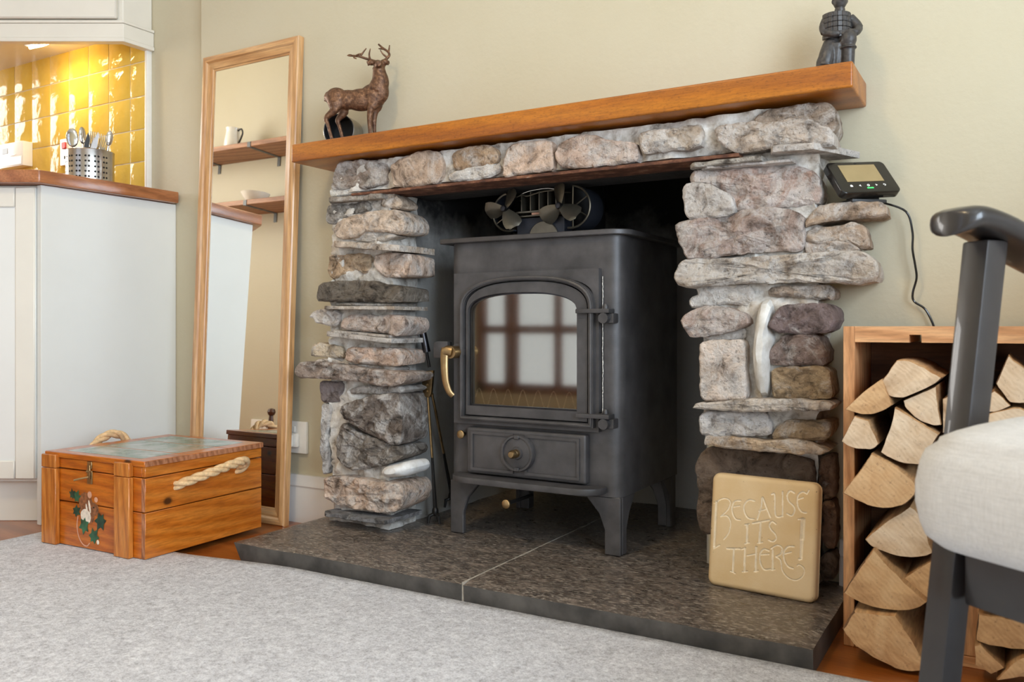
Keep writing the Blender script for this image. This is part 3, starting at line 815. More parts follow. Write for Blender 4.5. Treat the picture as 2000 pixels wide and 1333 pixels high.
LOGS = [
 (1.385,0.22,0.35,[(-0.1748,0.418),(-0.1515,0.4555),(-0.1327,0.4574),(-0.0899,0.4321),(-0.098,0.4229),(-0.1306,0.4051),(-0.1473,0.3983),(-0.1663,0.4044)]),
 (1.38,0.22,0.5,[(-0.2228,0.3798),(-0.1936,0.4107),(-0.17,0.4284),(-0.1636,0.4072),(-0.1565,0.3891),(-0.1636,0.3827),(-0.1828,0.374),(-0.2023,0.373)]),
 (1.39,0.2,0.15,[(-0.1422,0.3959),(-0.0983,0.4189),(-0.097,0.4001),(-0.0916,0.3622),(-0.1024,0.3593),(-0.1208,0.3673),(-0.1373,0.3824)]),
 (1.375,0.22,0.2,[(-0.2264,0.3315),(-0.2088,0.37),(-0.1886,0.3649),(-0.1743,0.3304),(-0.1821,0.3214),(-0.1994,0.3209),(-0.2169,0.3235)]),
 (1.38,0.22,0.1,[(-0.1721,0.3177),(-0.1636,0.3405),(-0.1551,0.3686),(-0.153,0.3855),(-0.1302,0.373),(-0.0936,0.3496),(-0.1063,0.3256),(-0.1165,0.3031),(-0.1384,0.3035),(-0.1572,0.3089)]),
 (1.37,0.23,0.7,[(-0.2249,0.2526),(-0.2008,0.2882),(-0.1836,0.3158),(-0.1708,0.3084),(-0.1582,0.3048),(-0.1374,0.2892),(-0.1231,0.277),(-0.1224,0.2613),(-0.1374,0.244),(-0.1645,0.2343),(-0.1922,0.2382)]),
 (1.385,0.22,0.25,[(-0.195,0.1823),(-0.1699,0.2094),(-0.1445,0.2291),(-0.1327,0.2388),(-0.119,0.232),(-0.102,0.1746),(-0.1156,0.166),(-0.1403,0.1626),(-0.1699,0.167),(-0.1863,0.1733)]),
 (1.365,0.23,0.55,[(-0.2226,0.1023),(-0.2073,0.131),(-0.1801,0.174),(-0.1521,0.1438),(-0.1287,0.124),(-0.1085,0.1072),(-0.1193,0.095),(-0.1479,0.0871),(-0.1794,0.0871),(-0.2073,0.094)]),
 (1.385,0.22,0.45,[(-0.1417,0.1312),(-0.102,0.1656),(-0.0859,0.1723),(-0.0859,0.1046),(-0.1047,0.103)]),
 (1.355,0.24,0.5,[(-0.2224,0.0511),(-0.2058,0.0794),(-0.1489,0.0838),(-0.1278,0.0541),(-0.1091,0.0193),(-0.1111,0.0101),(-0.1373,0.0032),(-0.1662,0.0108),(-0.2022,0.0272),(-0.2159,0.04)]),
 (1.4,0.2,0.3,[(-0.0902,0.3997),(-0.0828,0.4045),(-0.0722,0.3855),(-0.0735,0.351),(-0.0896,0.35)]),
 (1.39,0.22,0.3,[(-0.0219,0.4252),(-0.0069,0.4648),(0.0154,0.4465),(0.0367,0.4187),(0.0282,0.3984),(-0.005,0.3991)]),
 (1.385,0.2,0.1,[(-0.0409,0.3847),(-0.039,0.4016),(-0.0237,0.4153),(-0.0037,0.3952),(-0.0219,0.3849)]),
 (1.38,0.22,0.3,[(-0.0344,0.3803),(0.0006,0.3951),(0.0196,0.3874),(0.0364,0.3643),(0.0304,0.3357),(-0.0186,0.3285),(-0.0376,0.3525)]),
 (1.385,0.22,0.4,[(-0.0364,0.3207),(0.0184,0.3278),(0.0401,0.3005),(0.0245,0.26),(-0.0124,0.2453),(-0.0428,0.2785)]),
 (1.38,0.22,0.5,[(-0.0414,0.2372),(-0.0186,0.2412),(0.0256,0.2561),(0.0424,0.2101),(0.0123,0.1777),(-0.0249,0.1797)]),
 (1.375,0.22,0.4,[(-0.0406,0.1061),(-0.0311,0.1692),(0.0092,0.1742),(0.0393,0.1967),(0.0493,0.1492),(0.0422,0.1096),(0.0031,0.1035)]),
 (1.375,0.22,0.4,[(-0.0464,0.0608),(-0.0432,0.0984),(0.0183,0.097),(0.0469,0.086),(0.0363,0.0601),(-0.0123,0.0564),(-0.0413,0.0574)]),
 (1.37,0.22,0.5,[(-0.0468,0.0268),(-0.0475,0.0542),(-0.0411,0.0568),(-0.0111,0.0297),(-0.0272,0.0178)]),
 (1.365,0.22,0.5,[(-0.0209,0.0123),(0.0061,0.0505),(0.036,0.0592),(0.0536,0.0488),(0.0478,0.0351),(0.0121,0.0249)]),
]
LETTERS = [
 (2.2,[(0.058,0.2633),(0.0591,0.655)]),
 (1.2,[(0.0554,0.6756),(0.1084,0.6383)]),
 (1.0,[(0.0417,0.2722),(0.1171,0.2263),(0.1733,0.2256),(0.196,0.2557),(0.1756,0.3169),(0.1085,0.3854)]),
 (1.0,[(0.1085,0.3854),(0.1693,0.3733),(0.2071,0.4245),(0.1961,0.5164),(0.1484,0.5828)]),
 (1,[(0.0327,0.2731),(0.0746,0.2584)]),
 (1.2,[(0.2954,0.225),(0.2409,0.2338),(0.2172,0.2819),(0.2223,0.342),(0.254,0.3888),(0.2984,0.3936)]),
 (1,[(0.2341,0.2851),(0.288,0.2692)]),
 (1.2,[(0.4251,0.2114),(0.3708,0.21),(0.3311,0.2595),(0.336,0.3192),(0.3724,0.365),(0.4268,0.3687)]),
 (1.2,[(0.4588,0.3669),(0.4927,0.252),(0.4993,0.1717),(0.5349,0.2474),(0.5805,0.3331)]),
 (1,[(0.4692,0.2943),(0.5315,0.2725)]),
 (1.2,[(0.5846,0.1352),(0.6114,0.1404),(0.6229,0.2968),(0.6509,0.323),(0.6913,0.3067)]),
 (1.2,[(0.6819,0.1038),(0.6918,0.3134)]),
 (1.2,[(0.787,0.1012),(0.7482,0.0903),(0.7251,0.1289),(0.7388,0.1765),(0.7823,0.2108),(0.7971,0.2481),(0.7729,0.2964),(0.729,0.2848)]),
 (1.2,[(0.8983,0.0969),(0.8552,0.0866),(0.8175,0.1293),(0.8227,0.2065),(0.8562,0.2512),(0.8988,0.2561)]),
 (1,[(0.8242,0.1529),(0.8685,0.1338)]),
 (1,[(0.8983,0.0969),(0.9164,0.066)]),
 (1.8,[(0.3686,0.4252),(0.3735,0.5784)]),
 (1,[(0.353,0.5929),(0.3949,0.5756)]),
 (1,[(0.3449,0.4281),(0.3873,0.4151)]),
 (1.4,[(0.419,0.4063),(0.5699,0.3599)]),
 (1.7,[(0.4931,0.3955),(0.4902,0.5631)]),
 (1,[(0.4727,0.5703),(0.5184,0.5564)]),
 (1.2,[(0.6314,0.3839),(0.5968,0.3685),(0.573,0.4007),(0.5915,0.4376),(0.6306,0.4718),(0.6407,0.5094),(0.6095,0.5377),(0.5721,0.528)]),
 (3.2,[(0.8728,0.3186),(0.8716,0.4797)]),
 (2.2,[(0.8716,0.4797),(0.8718,0.6318)]),
 (1,[(0.8305,0.3197),(0.8903,0.3099)]),
 (1.6,[(0.8531,0.6506),(0.8726,0.6431)]),
 (1.4,[(0.1829,0.6584),(0.3081,0.6415)]),
 (1.6,[(0.2521,0.654),(0.2514,0.8522)]),
 (1,[(0.227,0.8489),(0.2742,0.8616)]),
 (1.7,[(0.3561,0.6301),(0.3617,0.8308)]),
 (1.7,[(0.4617,0.6061),(0.4672,0.8102)]),
 (1,[(0.3773,0.6912),(0.4732,0.6583)]),
 (1,[(0.3246,0.6442),(0.3612,0.6264)]),
 (1,[(0.3405,0.8359),(0.3882,0.8249)]),
 (1,[(0.4516,0.8155),(0.4879,0.8042)]),
 (1.2,[(0.579,0.6195),(0.5312,0.6133),(0.4982,0.6646),(0.5094,0.7409),(0.5444,0.7842),(0.5978,0.7715)]),
 (1,[(0.5086,0.6632),(0.5812,0.6483)]),
 (1.6,[(0.6145,0.605),(0.6219,0.7728)]),
 (1,[(0.6066,0.777),(0.6392,0.7683)]),
 (1.1,[(0.5983,0.5975),(0.6528,0.5611),(0.6976,0.5793),(0.6888,0.6286),(0.6445,0.6588)]),
 (1.1,[(0.6445,0.6588),(0.6841,0.6773),(0.697,0.7138)]),
 (1.3,[(0.8028,0.5508),(0.7457,0.5632),(0.7136,0.6156),(0.7234,0.6813),(0.7571,0.7242),(0.8004,0.734)]),
 (1,[(0.7244,0.6237),(0.781,0.6015)]),
 (0.9,[(0.697,0.7138),(0.7093,0.7694),(0.7638,0.8183),(0.835,0.8262),(0.8918,0.7799),(0.8999,0.7223),(0.8561,0.6956),(0.8369,0.7079)]),
]


# ------------------------------------------------------------------ the room
def struct(name, b, mat_, label, cat, parent=None, smooth=False, mats=None):
    o = obj(name, b, mat_, parent, smooth=smooth, mats=mats)
    if parent is None:
        tag(o, label, cat, kind='structure')
    return o


struct('floor', box(-4.6, 1.5, -1.3, 2.2, -.06, 0), 'floor', 'orange varnished wooden floor under rug and hearth', 'floor')
struct('ceiling', box(-4.7, 1.6, -1.4, 2.2, 2.4, 2.5), 'ceiling', 'white ceiling above the room', 'ceiling')
wf = join(box(-1.987, -1.24, 1.63, 1.78, 0, 2.4), box(-.515, 1.5, 1.63, 1.78, 0, 2.4), box(-1.24, -.515, 1.63, 1.78, .86, 2.4))
struct('wall_fireplace', wf, 'wall', 'cream painted wall behind mantel and mirror', 'wall')
rc = join(box(-1.31, -1.236, 1.632, 2.1, .0, 1.2), box(-.519, -.45, 1.632, 2.1, .0, 1.2), box(-1.31, -.45, 2.1, 2.2, 0, 1.2), box(-1.31, -.45, 1.632, 2.2, 1.2, 1.26))
struct('wall_recess', rc, 'soot', 'sooty plastered recess around the stove', 'wall')
wk = struct('wall_kitchen', box(-4.6, -1.987, 1.66, 1.78, 0, 2.4), 'wall', 'cream painted kitchen wall carrying the yellow tiles', 'wall')
struct('wall_left', join(box(-4.7, -4.6, -1.3, .68, 0, 2.4), box(-4.7, -4.6, 1.62, 1.78, 0, 2.4), box(-4.7, -4.6, .68, 1.62, 0, .92), box(-4.7, -4.6, .68, 1.62, 2.08, 2.4)), 'wall', 'cream wall at the far end of the kitchen', 'wall')
struct('wall_shelves', box(-4.6, -2.95, -1.3, 0, 0, 2.4), 'wall', 'cream wall with shelves seen in the mirror', 'wall')
wr = join(box(1.5, 1.62, -1.3, -1.25, 0, 2.4), box(1.5, 1.62, .55, 1.78, 0, 2.4), box(1.5, 1.62, -1.25, .55, 0, .42), box(1.5, 1.62, -1.25, .55, 1.98, 2.4))
struct('wall_right', wr, 'wall', 'cream wall with side window right of camera', 'wall')
wb = join(box(-2.95, -2.9, -1.42, -1.3, 0, 2.4), box(-1.66, -.32, -1.42, -1.3, 0, 2.4), box(1.02, 1.6, -1.42, -1.3, 0, 2.4),
          box(-2.9, -1.66, -1.42, -1.3, 2.16, 2.4), box(-2.9, -1.66, -1.42, -1.3, 0, .1),
          box(-.32, 1.02, -1.42, -1.3, 0, .48), box(-.32, 1.02, -1.42, -1.3, 1.82, 2.4))
struct('wall_back', wb, 'wall', 'cream wall with french window behind the camera', 'wall')


def window_y(name, x0, x1, z0, z1, y, bars_x, bars_z, label):
    t = thing(name, label, 'window', ((x0 + x1) / 2, y, z0), kind='structure')
    cx = (x0 + x1) / 2
    a, b_ = x0 - cx, x1 - cx
    h = z1 - z0
    f = join(box(a, a + .06, -.05, .0, 0, h), box(b_ - .06, b_, -.05, 0, 0, h), box(a, b_, -.05, 0, 0, .06), box(a, b_, -.05, 0, h - .06, h))
    obj('window_frame', f, 'window_wood', t, smooth=False)
    for x, w in bars_x:
        obj('glazing_bar', box(x - cx - w / 2, x - cx + w / 2, -.045, -.005, .06, h - .06), 'window_wood', t, smooth=False)
    for z, w in bars_z:
        obj('transom', box(a + .06, b_ - .06, -.042, -.008, z - z0 - w / 2, z - z0 + w / 2), 'window_wood', t, smooth=False)
    obj('pane', box(a + .05, b_ - .05, -.027, -.023, .05, h - .05), 'pane', t, smooth=False)
    return t


window_y('window_1', -2.9, -1.66, .1, 2.16, -1.32, [(-2.65, .085), (-2.33, .04), (-2.01, .04)], [(.49, .05), (.93, .035), (1.36, .035), (1.79, .035)], 'brown framed french window behind the camera')
window_y('window_2', -.32, 1.02, .48, 1.82, -1.32, [(.35, .07)], [(1.15, .035)], 'brown framed window in the wall behind the camera')
t = thing('window_3', 'brown framed side window in the right wall', 'window', (1.56, -.35, .42), kind='structure')
fr = join(box(-.03, .03, -.9, -.84, 0, 1.56), box(-.03, .03, .84, .9, 0, 1.56), box(-.03, .03, -.9, .9, 0, .06), box(-.03, .03, -.9, .9, 1.5, 1.56))
obj('window_frame', fr, 'window_wood', t, smooth=False)
obj('glazing_bar', box(-.025, .025, -.035, .035, .06, 1.5), 'window_wood', t, smooth=False)
obj('pane', box(-.003, .003, -.85, .85, .05, 1.51), 'pane', t, smooth=False)
t = thing('fill_window', 'unseen kitchen window added in the far left wall for fill light', 'window', (-4.63, 1.15, .92), kind='structure')  # window added out of view so light reaches the mirrored shelf wall
fr = join(box(-.02, .02, -.47, -.42, 0, 1.16), box(-.02, .02, .42, .47, 0, 1.16), box(-.02, .02, -.47, .47, 0, .05), box(-.02, .02, -.47, .47, 1.11, 1.16))
obj('window_frame', fr, 'window_wood', t, smooth=False)
obj('glazing_bar', box(-.02, .02, -.02, .02, .05, 1.11), 'window_wood', t, smooth=False)
obj('pane', box(-.002, .002, -.43, .43, .04, 1.12), 'pane', t, smooth=False)


def skirting(name, x0, x1, y, label):
    prof = [(0, 0), (-.018, 0), (-.018, .084), (-.0165, .088), (-.0165, .092), (-.0185, .095), (-.0165, .104), (-.0125, .111), (-.011, .122), (0, .122)]
    b = prism([(y + p[0], p[1]) for p in prof], x0, x1, 'yz')
    struct(name, b, 'skirting', label, 'skirting board', smooth=True)


skirting('baseboard_left', -1.985, -1.412, 1.63, 'white moulded skirting board between mirror and stone pillar')
skirting('baseboard_right', -.27, 1.49, 1.63, 'white moulded skirting board behind the log crate')

# ------------------------------------------------------------------ hearth, two slabs with a pale joint
HO = (-.855, 1.55, 0)
t = thing('hearth', 'low dark slate hearth slab under the stove with pale joint', 'hearth', HO)


def slab(x0, x1, y0, y1, z0, z1, chamf_l=0):
    b = bm_new()
    nx, ny = int((x1 - x0) / .02), int((y1 - y0) / .02)
    g = [[None] * (ny + 1) for _ in range(nx + 1)]
    for i in range(nx + 1):
        for j in range(ny + 1):
            x = x0 + (x1 - x0) * i / nx
            y = y0 + (y1 - y0) * j / ny
            dz = noise.noise((x * 9, y * 14, 3)) * .0018 + noise.noise((x * 30, y * 45, 7)) * .0008
            ed = min(y - y0, (x - x0) if chamf_l == 1 else 9, (x1 - x) if chamf_l == 2 else 9)
            if ed < .004:
                dz -= .004
            g[i][j] = b.verts.new((x, y, z1 + dz))
    for i in range(nx):
        for j in range(ny):
            b.faces.new((g[i][j], g[i + 1][j], g[i + 1][j + 1], g[i][j + 1]))
    per = [g[i][0] for i in range(nx + 1)] + [g[nx][j] for j in range(1, ny + 1)] + [g[i][ny] for i in range(nx - 1, -1, -1)] + [g[0][j] for j in range(ny - 1, 0, -1)]
    low = []
    for v_ in per:
        k = noise.noise((v_.co.x * 25, v_.co.y * 25, 1)) * .0015
        yy = v_.co.y + (.0025 if v_.co.y - y0 < .001 else 0) + k
        xx = v_.co.x + ((.02 if chamf_l == 1 else 0) if v_.co.x - x0 < .001 else 0)
        low.append(b.verts.new((xx, yy, z0)))
    n = len(per)
    for i in range(n):
        f = b.faces.new((per[i], low[i], low[(i + 1) % n], per[(i + 1) % n]))
        f.material_index = 1
    bmesh.ops.recalc_face_normals(b, faces=b.faces)
    return b


hx, hy = HO[0], HO[1]
s1 = slab(-1.458 - hx, -.8645 - hx, 1.282 - hy, 2.098 - hy, 0, .042, 1)
s2 = slab(-.8595 - hx, -.2505 - hx, 1.282 - hy, 2.098 - hy, 0, .042, 2)
for sl_, nm in ((s1, 'slate_slab'), (s2, 'slate_slab')):
    # keep only the room side of the slab in front of the wall beyond the opening
    for f in sl_.faces:
        pass
    for v_ in sl_.verts:
        wx = v_.co.x + hx
        wy = v_.co.y + hy
        if wy > 1.627 and (wx < -1.236 or wx > -.519):
            v_.co.y = 1.627 - hy
    obj(nm, sl_, 'slate', t, ang=30, mats=['slate', 'slate_side'])
obj('joint', box(-.8646 - hx, -.8594 - hx, 1.285 - hy, 2.09 - hy, .001, .0415), 'pointing', t, smooth=False)

# ------------------------------------------------------------------ stone fireplace surround
FO = (-.83, 1.56, .042)
fp = thing('stone_fireplace', 'rustic rubble stone fireplace surround with steel lintel', 'fireplace', FO)


def core(x0, x1, y0, y1, z0, z1, amp, seed, step=.014):
    b = bm_new()
    nz = max(2, int((z1 - z0) / step))
    xs = [x0 + (x1 - x0) * i / max(1, int((x1 - x0) / step)) for i in range(int((x1 - x0) / step) + 1)]
    ys = [y0 + (y1 - y0) * i / max(1, int((y1 - y0) / step)) for i in range(1, int((y1 - y0) / step) + 1)]
    loop = [(x, y0) for x in xs] + [(x1, y) for y in ys] + [(x, y1) for x in xs[::-1][1:]] + [(x0, y) for y in ys[::-1][1:]]
    rings = []
    cx, cy = (x0 + x1) / 2, (y0 + y1) / 2
    for k in range(nz + 1):
        z = z0 + (z1 - z0) * k / nz
        ring = []
        for (x, y) in loop:
            q = Vector((x * 28 + seed, y * 28, z * 34))
            d = noise.noise(q) * amp + noise.noise(q * 2.7) * amp * .5 + noise.noise(q * 5.5) * amp * .4 - abs(noise.noise(q * 1.7)) * amp * .5
            dy = d if y < y1 - .001 else 0
            dx = noise.noise(q + Vector((9, 4, 2))) * amp * .8 if (x < x0 + .001 or x > x1 - .001) else 0
            ring.append(b.verts.new((x + dx - FO[0], y + dy - FO[1], z - FO[2])))
        rings.append(ring)
    n = len(loop)
    for A, B_ in zip(rings, rings[1:]):
        for i in range(n):
            b.faces.new((A[i], A[(i + 1) % n], B_[(i + 1) % n], B_[i]))
    b.faces.new(rings[0][::-1])
    b.faces.new(rings[-1])
    bmesh.ops.recalc_face_normals(b, faces=b.faces)
    return b


obj('mortar', core(-1.408, -1.226, 1.534, 1.628, .043, .812, .013, 1, .008), 'mortar', fp, ang=60)
obj('mortar', core(-.494, -.292, 1.534, 1.628, .290, .82, .013, 5, .008), 'mortar', fp, ang=60)
obj('mortar', core(-.47, -.30, 1.572, 1.628, .043, .30, .007, 7), 'mortar', fp, ang=60)
obj('mortar', core(-1.375, -.30, 1.525, 1.628, .822, .891, .012, 9, .010), 'mortar', fp, ang=60)


def stone(v, dep, rough, col, lime, kind, pts, seed):
    pts = [(u, min(z, .892)) for u, z in pts]
    if kind == 'pebble':
        P = smooth_pts([(p[0], p[1], 0) for p in pts], 5, closed=True)
    else:
        # clip each corner slightly instead of rounding it
        V = [Vector((p[0], p[1], 0)) for p in pts]
        P = []
        for i_ in range(len(V)):
            a_, b_, c_ = V[i_ - 1], V[i_], V[(i_ + 1) % len(V)]
            P.append(b_.lerp(a_, min(.2, .003 / max(1e-6, (a_ - b_).length))))
            P.append(b_.lerp(c_, min(.2, .003 / max(1e-6, (c_ - b_).length))))
    # even spacing along the outline
    L = [0]
    n0 = len(P)
    for i in range(n0):
        L.append(L[-1] + (P[(i + 1) % n0] - P[i]).length)
    N = max(36, min(96, int(L[-1] / .006)))
    if kind == 'pebble':
        N = 32
    Q = []
    j = 0
    for k in range(N):
        d = L[-1] * k / N
        while L[j + 1] < d:
            j += 1
        tt = (d - L[j]) / max(1e-9, L[j + 1] - L[j])
        Q.append(P[j].lerp(P[(j + 1) % n0], tt))
    area_ = sum(Q[i].x * Q[(i + 1) % N].y - Q[(i + 1) % N].x * Q[i].y for i in range(N))
    if area_ < 0:
        Q.reverse()
    c = sum(Q, Vector()) / N
    nr = []
    for i in range(N):
        t_ = (Q[(i + 1) % N] - Q[i - 1]).normalized()
        nr.append(Vector((t_.y, -t_.x, 0)))
    hgt = max(q.y for q in Q) - min(q.y for q in Q)
    e = min(.0042, hgt * .13)
    jit = 0 if kind == 'pebble' else 1
    Qj = [Q[i] + nr[i] * (.0026 * jit + noise.noise((Q[i].x * 70, Q[i].y * 70, seed)) * .0024 * jit + noise.noise((Q[i].x * 190, Q[i].y * 190, seed)) * .0012 * jit) for i in range(N)]
    b = bm_new()
    rings = []

    def depth(p):
        q = Vector((p.x * 17, p.y * 24, seed * 3.1))
        d = noise.noise(q) * 1.0 + noise.noise(q * 2.3) * .55
        r_ = 1 - abs(noise.noise(q * 1.6 + Vector((5, 3, 1)))) * 2
        d += r_ * .45 + noise.noise(q * 5.1) * .35 + noise.noise(q * 11) * .2
        # broken planes: quantised steps give chipped facets
        d += .5 * (math.floor(noise.noise(q * .9 + Vector((2, 7, 1))) * 4) / 4)
        return d * rough * 1.35

    def ring(ins, dv, s=1.0, disp=1.0):
        rr = []
        for i in range(N):
            p = Qj[i] - nr[i] * ins
            p = c + (p - c) * s
            y = v + dv + depth(p) * disp
            rr.append(b.verts.new((p.x - FO[0], y - FO[1], p.y - FO[2])))
        rings.append(rr)
    if kind == 'pebble':
        for a in (0, 25, 50, 70):
            ring(0, dep * .5 * (1 - math.sin(R(a))) * .9, math.cos(R(a)) * .98 + .02, 0)
        rings.insert(0, [b.verts.new((q.x - FO[0], v + dep - FO[1], q.y - FO[2])) for q in [c + (q - c) * .9 for q in Q]])
        tail = (.16, 0)
    else:
        ring(e * .9, dep, .985, 0)
        ring(0, dep * .45, 1, .3)
        ring(0, e * .9, 1, .8)
        ring(e * .75, 0, 1, 1)
        for s_ in (.94, .87, .79, .7, .6, .5, .4, .3, .2, .1):
            ring(e, -.001, s_, 1)
    for A, B_ in zip(rings, rings[1:]):
        for i in range(N):
            b.faces.new((A[i], A[(i + 1) % N], B_[(i + 1) % N], B_[i]))
    b.faces.new(rings[0][::-1])
    b.faces.new(rings[-1])
    bmesh.ops.recalc_face_normals(b, faces=b.faces)
    o = obj('stone', b, 'pebble' if kind == 'pebble' else 'stone', fp, ang=27)
    cc = lin(tuple(min(240, x * 1.22) for x in col))
    o.color = (cc[0], cc[1], cc[2], lime)
    return o


for i, (v, dep, ro, col, lime, kind, pts) in enumerate(STONES):
    if 1.526 < v < 1.556:
        dep -= v - 1.524
        v = 1.524
    stone(v, dep, ro, col, lime, kind, pts, i + 1)


def slate(u0, u1, v, dep, z0, z1, th, col, lime, skew, warp, seed):
    b = bm_new()
    N = 18
    fr = []
    for i in range(N + 1):
        tt = i / N
        x = u0 + (u1 - u0) * tt
        y = v + noise.noise((x * 22, seed, 0)) * .007 + noise.noise((x * 60, seed, 4)) * .003 + (.02 * (1 - tt * 12) if tt < .08 else 0)
        fr.append((x, y, z0 + (z1 - z0) * tt))
    bk = [(u1 + skew + .004, v + dep, z1), (u0 + .012, v + dep, z0)]
    out = fr + [(u1 + skew * .5 + .003, v + dep * .5, z1)] + bk
    lay = []
    for h, ins in ((-.5, .0015), (-.35, 0), (.35, 0), (.5, .0015)):
        ring = []
        for (x, y, z) in out:
            k = noise.noise((x * 40, y * 40, seed + h * 6)) * .0015
            ring.append(b.verts.new((x - FO[0], y + ins + k - FO[1], z + th * h + noise.noise((x * 30, y * 30, seed)) * th * .12 - FO[2])))
        lay.append(ring)
    n = len(out)
    for A, B_ in zip(lay, lay[1:]):
        for i in range(n):
            b.faces.new((A[i], A[(i + 1) % n], B_[(i + 1) % n], B_[i]))
    b.faces.new(lay[0][::-1])
    b.faces.new(lay[-1])
    bmesh.ops.recalc_face_normals(b, faces=b.faces)
    o = obj('slate', b, 'stone', fp, ang=35)
    cc = lin(tuple(min(240, x * 1.15) for x in col))
    o.color = (cc[0], cc[1], cc[2], lime)


for i, s_ in enumerate(SLATES):
    slate(*s_, seed=40 + i * 3)

# steel angle carrying the lintel stones
lt = join(box(-1.32, -.42, 1.503, 1.585, .809, .8155, .0012, 1), box(-1.32, -.42, 1.578, 1.585, .8155, .87))
mv(lt, -FO[0], -FO[1], -FO[2])
obj('steel_lintel', lt, 'rust', fp)
tp = box(-1.236, -.519, 1.60, 1.70, .815, .90)
mv(tp, -FO[0], -FO[1], -FO[2])
obj('inner_lintel', tp, 'sootblack', fp, smooth=False)

# ------------------------------------------------------------------ mantel shelf
o = obj('mantel_shelf', box(-.6287, .6287, -.075, .0765, -.0215, .0215, .004, 3), 'oak', loc=(-.8551, 1.5525, .92))
tag(o, 'golden oak beam mantel shelf above the stone surround', 'mantel shelf')

# ------------------------------------------------------------------ wood burning stove
SO = (-.8875, 1.578, .0435)
stv = thing('wood_stove', 'matt black cast iron wood burning stove with arched glass door', 'stove', SO)


def arc(cx, cy, r, a0, a1, n):
    return [(cx + r * math.cos(R(a0 + (a1 - a0) * i / n)), cy + r * math.sin(R(a0 + (a1 - a0) * i / n))) for i in range(n + 1)]


# body shell: sides, back and rounded front corners (plan view), the front is a plate with a hole
plan = [(-.178, 0)] + [(-.209 + .028 - .028 * math.sin(R(a)), .028 - .028 * math.cos(R(a))) for a in range(0, 91, 9)] + [(-.209, .33), (.209, .33)] + \
       [(.209 - .028 + .028 * math.cos(R(a)), .028 - .028 * math.sin(R(a))) for a in range(0, 91, 9)] + [(.178, 0)]
b = bm_new()
lo = [b.verts.new((x, y, .118)) for x, y in plan]
hi = [b.verts.new((x, y, .6485)) for x, y in plan]
for i in range(len(plan) - 1):
    b.faces.new((lo[i], lo[i + 1], hi[i + 1], hi[i]))
b.faces.new(lo[::-1])
b.faces.new(hi)
bmesh.ops.recalc_face_normals(b, faces=b.faces)


def rect_like(inner, x0, x1, z0, z1):
    """a rectangle outline with one point per point of the inner outline (by direction from the centre)"""
    cx, cz = (x0 + x1) / 2, (z0 + z1) / 2
    out = []
    for x, z in inner:
        dx, dz = x - cx, z - cz
        k = min((x1 - x0) / 2 / abs(dx) if abs(dx) > 1e-9 else 1e9, (z1 - z0) / 2 / abs(dz) if abs(dz) > 1e-9 else 1e9)
        out.append((cx + dx * k, cz + dz * k))
    # snap the nearest point to each corner
    for c in ((x0, z0), (x1, z0), (x1, z1), (x0, z1)):
        i = min(range(len(out)), key=lambda q: (out[q][0] - c[0]) ** 2 + (out[q][1] - c[1]) ** 2)
        out[i] = c
    return out


def arch(x0, x1, z0, zs, zt, n=24, m=10):
    """closed arched outline: flat sill z0, shoulders zs, crown zt"""
    pts = []
    for i in range(m):
        pts.append((x0 + (x1 - x0) * i / m, z0))
    for i in range(m):
        pts.append((x1, z0 + (zs - z0) * i / m))
    cx, rx = (x0 + x1) / 2, (x1 - x0) / 2
    for i in range(n):
        a = math.pi * i / n
        ex = 2.6
        ca, sa = math.cos(a), math.sin(a)
        pts.append((cx + rx * math.copysign(abs(ca) ** (2 / ex), ca), zs + (zt - zs) * abs(sa) ** (2 / ex)))
    for i in range(m):
        pts.append((x0, zs + (z0 - zs) * i / m))
    return pts


gl_in = arch(-.1465, .1237, .288, .492, .538)
addbm(b, ring_plate(gl_in, rect_like(gl_in, -.178, .178, .118, .6485), 0, .012))
obj('body', b, 'iron', stv)
# firebox seen through the glass
fb = bm_new()
addbm(fb, box(-.16, .15, .20, .205, .25, .56))
addbm(fb, box(-.165, -.16, .013, .2, .25, .56))
addbm(fb, box(.15, .155, .013, .2, .25, .56))
addbm(fb, box(-.16, .15, .013, .2, .25, .255))
obj('fire_brick', fb, 'firebox', stv, smooth=False)
wv = [(-.14 + .26 * i / 80, .004, .307 + .02 * math.sin(i / 80 * 2 * math.pi * 7)) for i in range(81)]
obj('log_guard', tube(wv, .0016, 6), 'seal', stv)

obj('top_plate', prism([(-.226 + .006, -.016)] + [(.226 - .045 + .045 * math.sin(R(a)), -.016 + .045 - .045 * math.cos(R(a))) for a in range(0, 91, 9)] + [(.226, .335), (-.226, .335)] + [(-.226, -.012)], .6487, .6595, 'xy', .0015, 1), 'iron', stv)

door = obj('door', ring_plate(arch(-.158, .155, .262, .52, .568), rect_like(arch(-.158, .155, .262, .52, .568), -.186, .167, .2495, .581), -.014, -.001), 'iron', stv)
A0 = arch(-.164, .160, .2585, .50, .571)
A1 = arch(-.153, .149, .2675, .497, .561)
A2 = arch(-.149, .145, .2705, .496, .558)
A3 = arch(-.1465 + .002, .1237 - .002, .29, .492, .536)
obj('door_moulding', ring_plate(A1, A0, -.026, -.012), 'iron', door, ang=30)
obj('door_panel', ring_plate(A3, A2, -.0215, -.0005), 'iron', door, ang=30)
bead = [(p[0], -.0255, p[1]) for p in arch(-.1585, .1545, .263, .4985, .566)]
obj('bead', tube(bead, .0045, 8, closed=True), 'iron', door)
obj('glass_gasket', ring_plate(arch(-.1425, .1195, .293, .49, .533), arch(-.1465, .1237, .289, .492, .538), -.0125, -.001), 'darksteel', door)
gb = bm_new()
gb.faces.new([gb.verts.new((p[0], -.007, p[1])) for p in arch(-.144, .121, .2915, .49, .5345)])
bmesh.ops.recalc_face_normals(gb, faces=gb.faces)
ext = bmesh.ops.extrude_face_region(gb, geom=list(gb.faces))
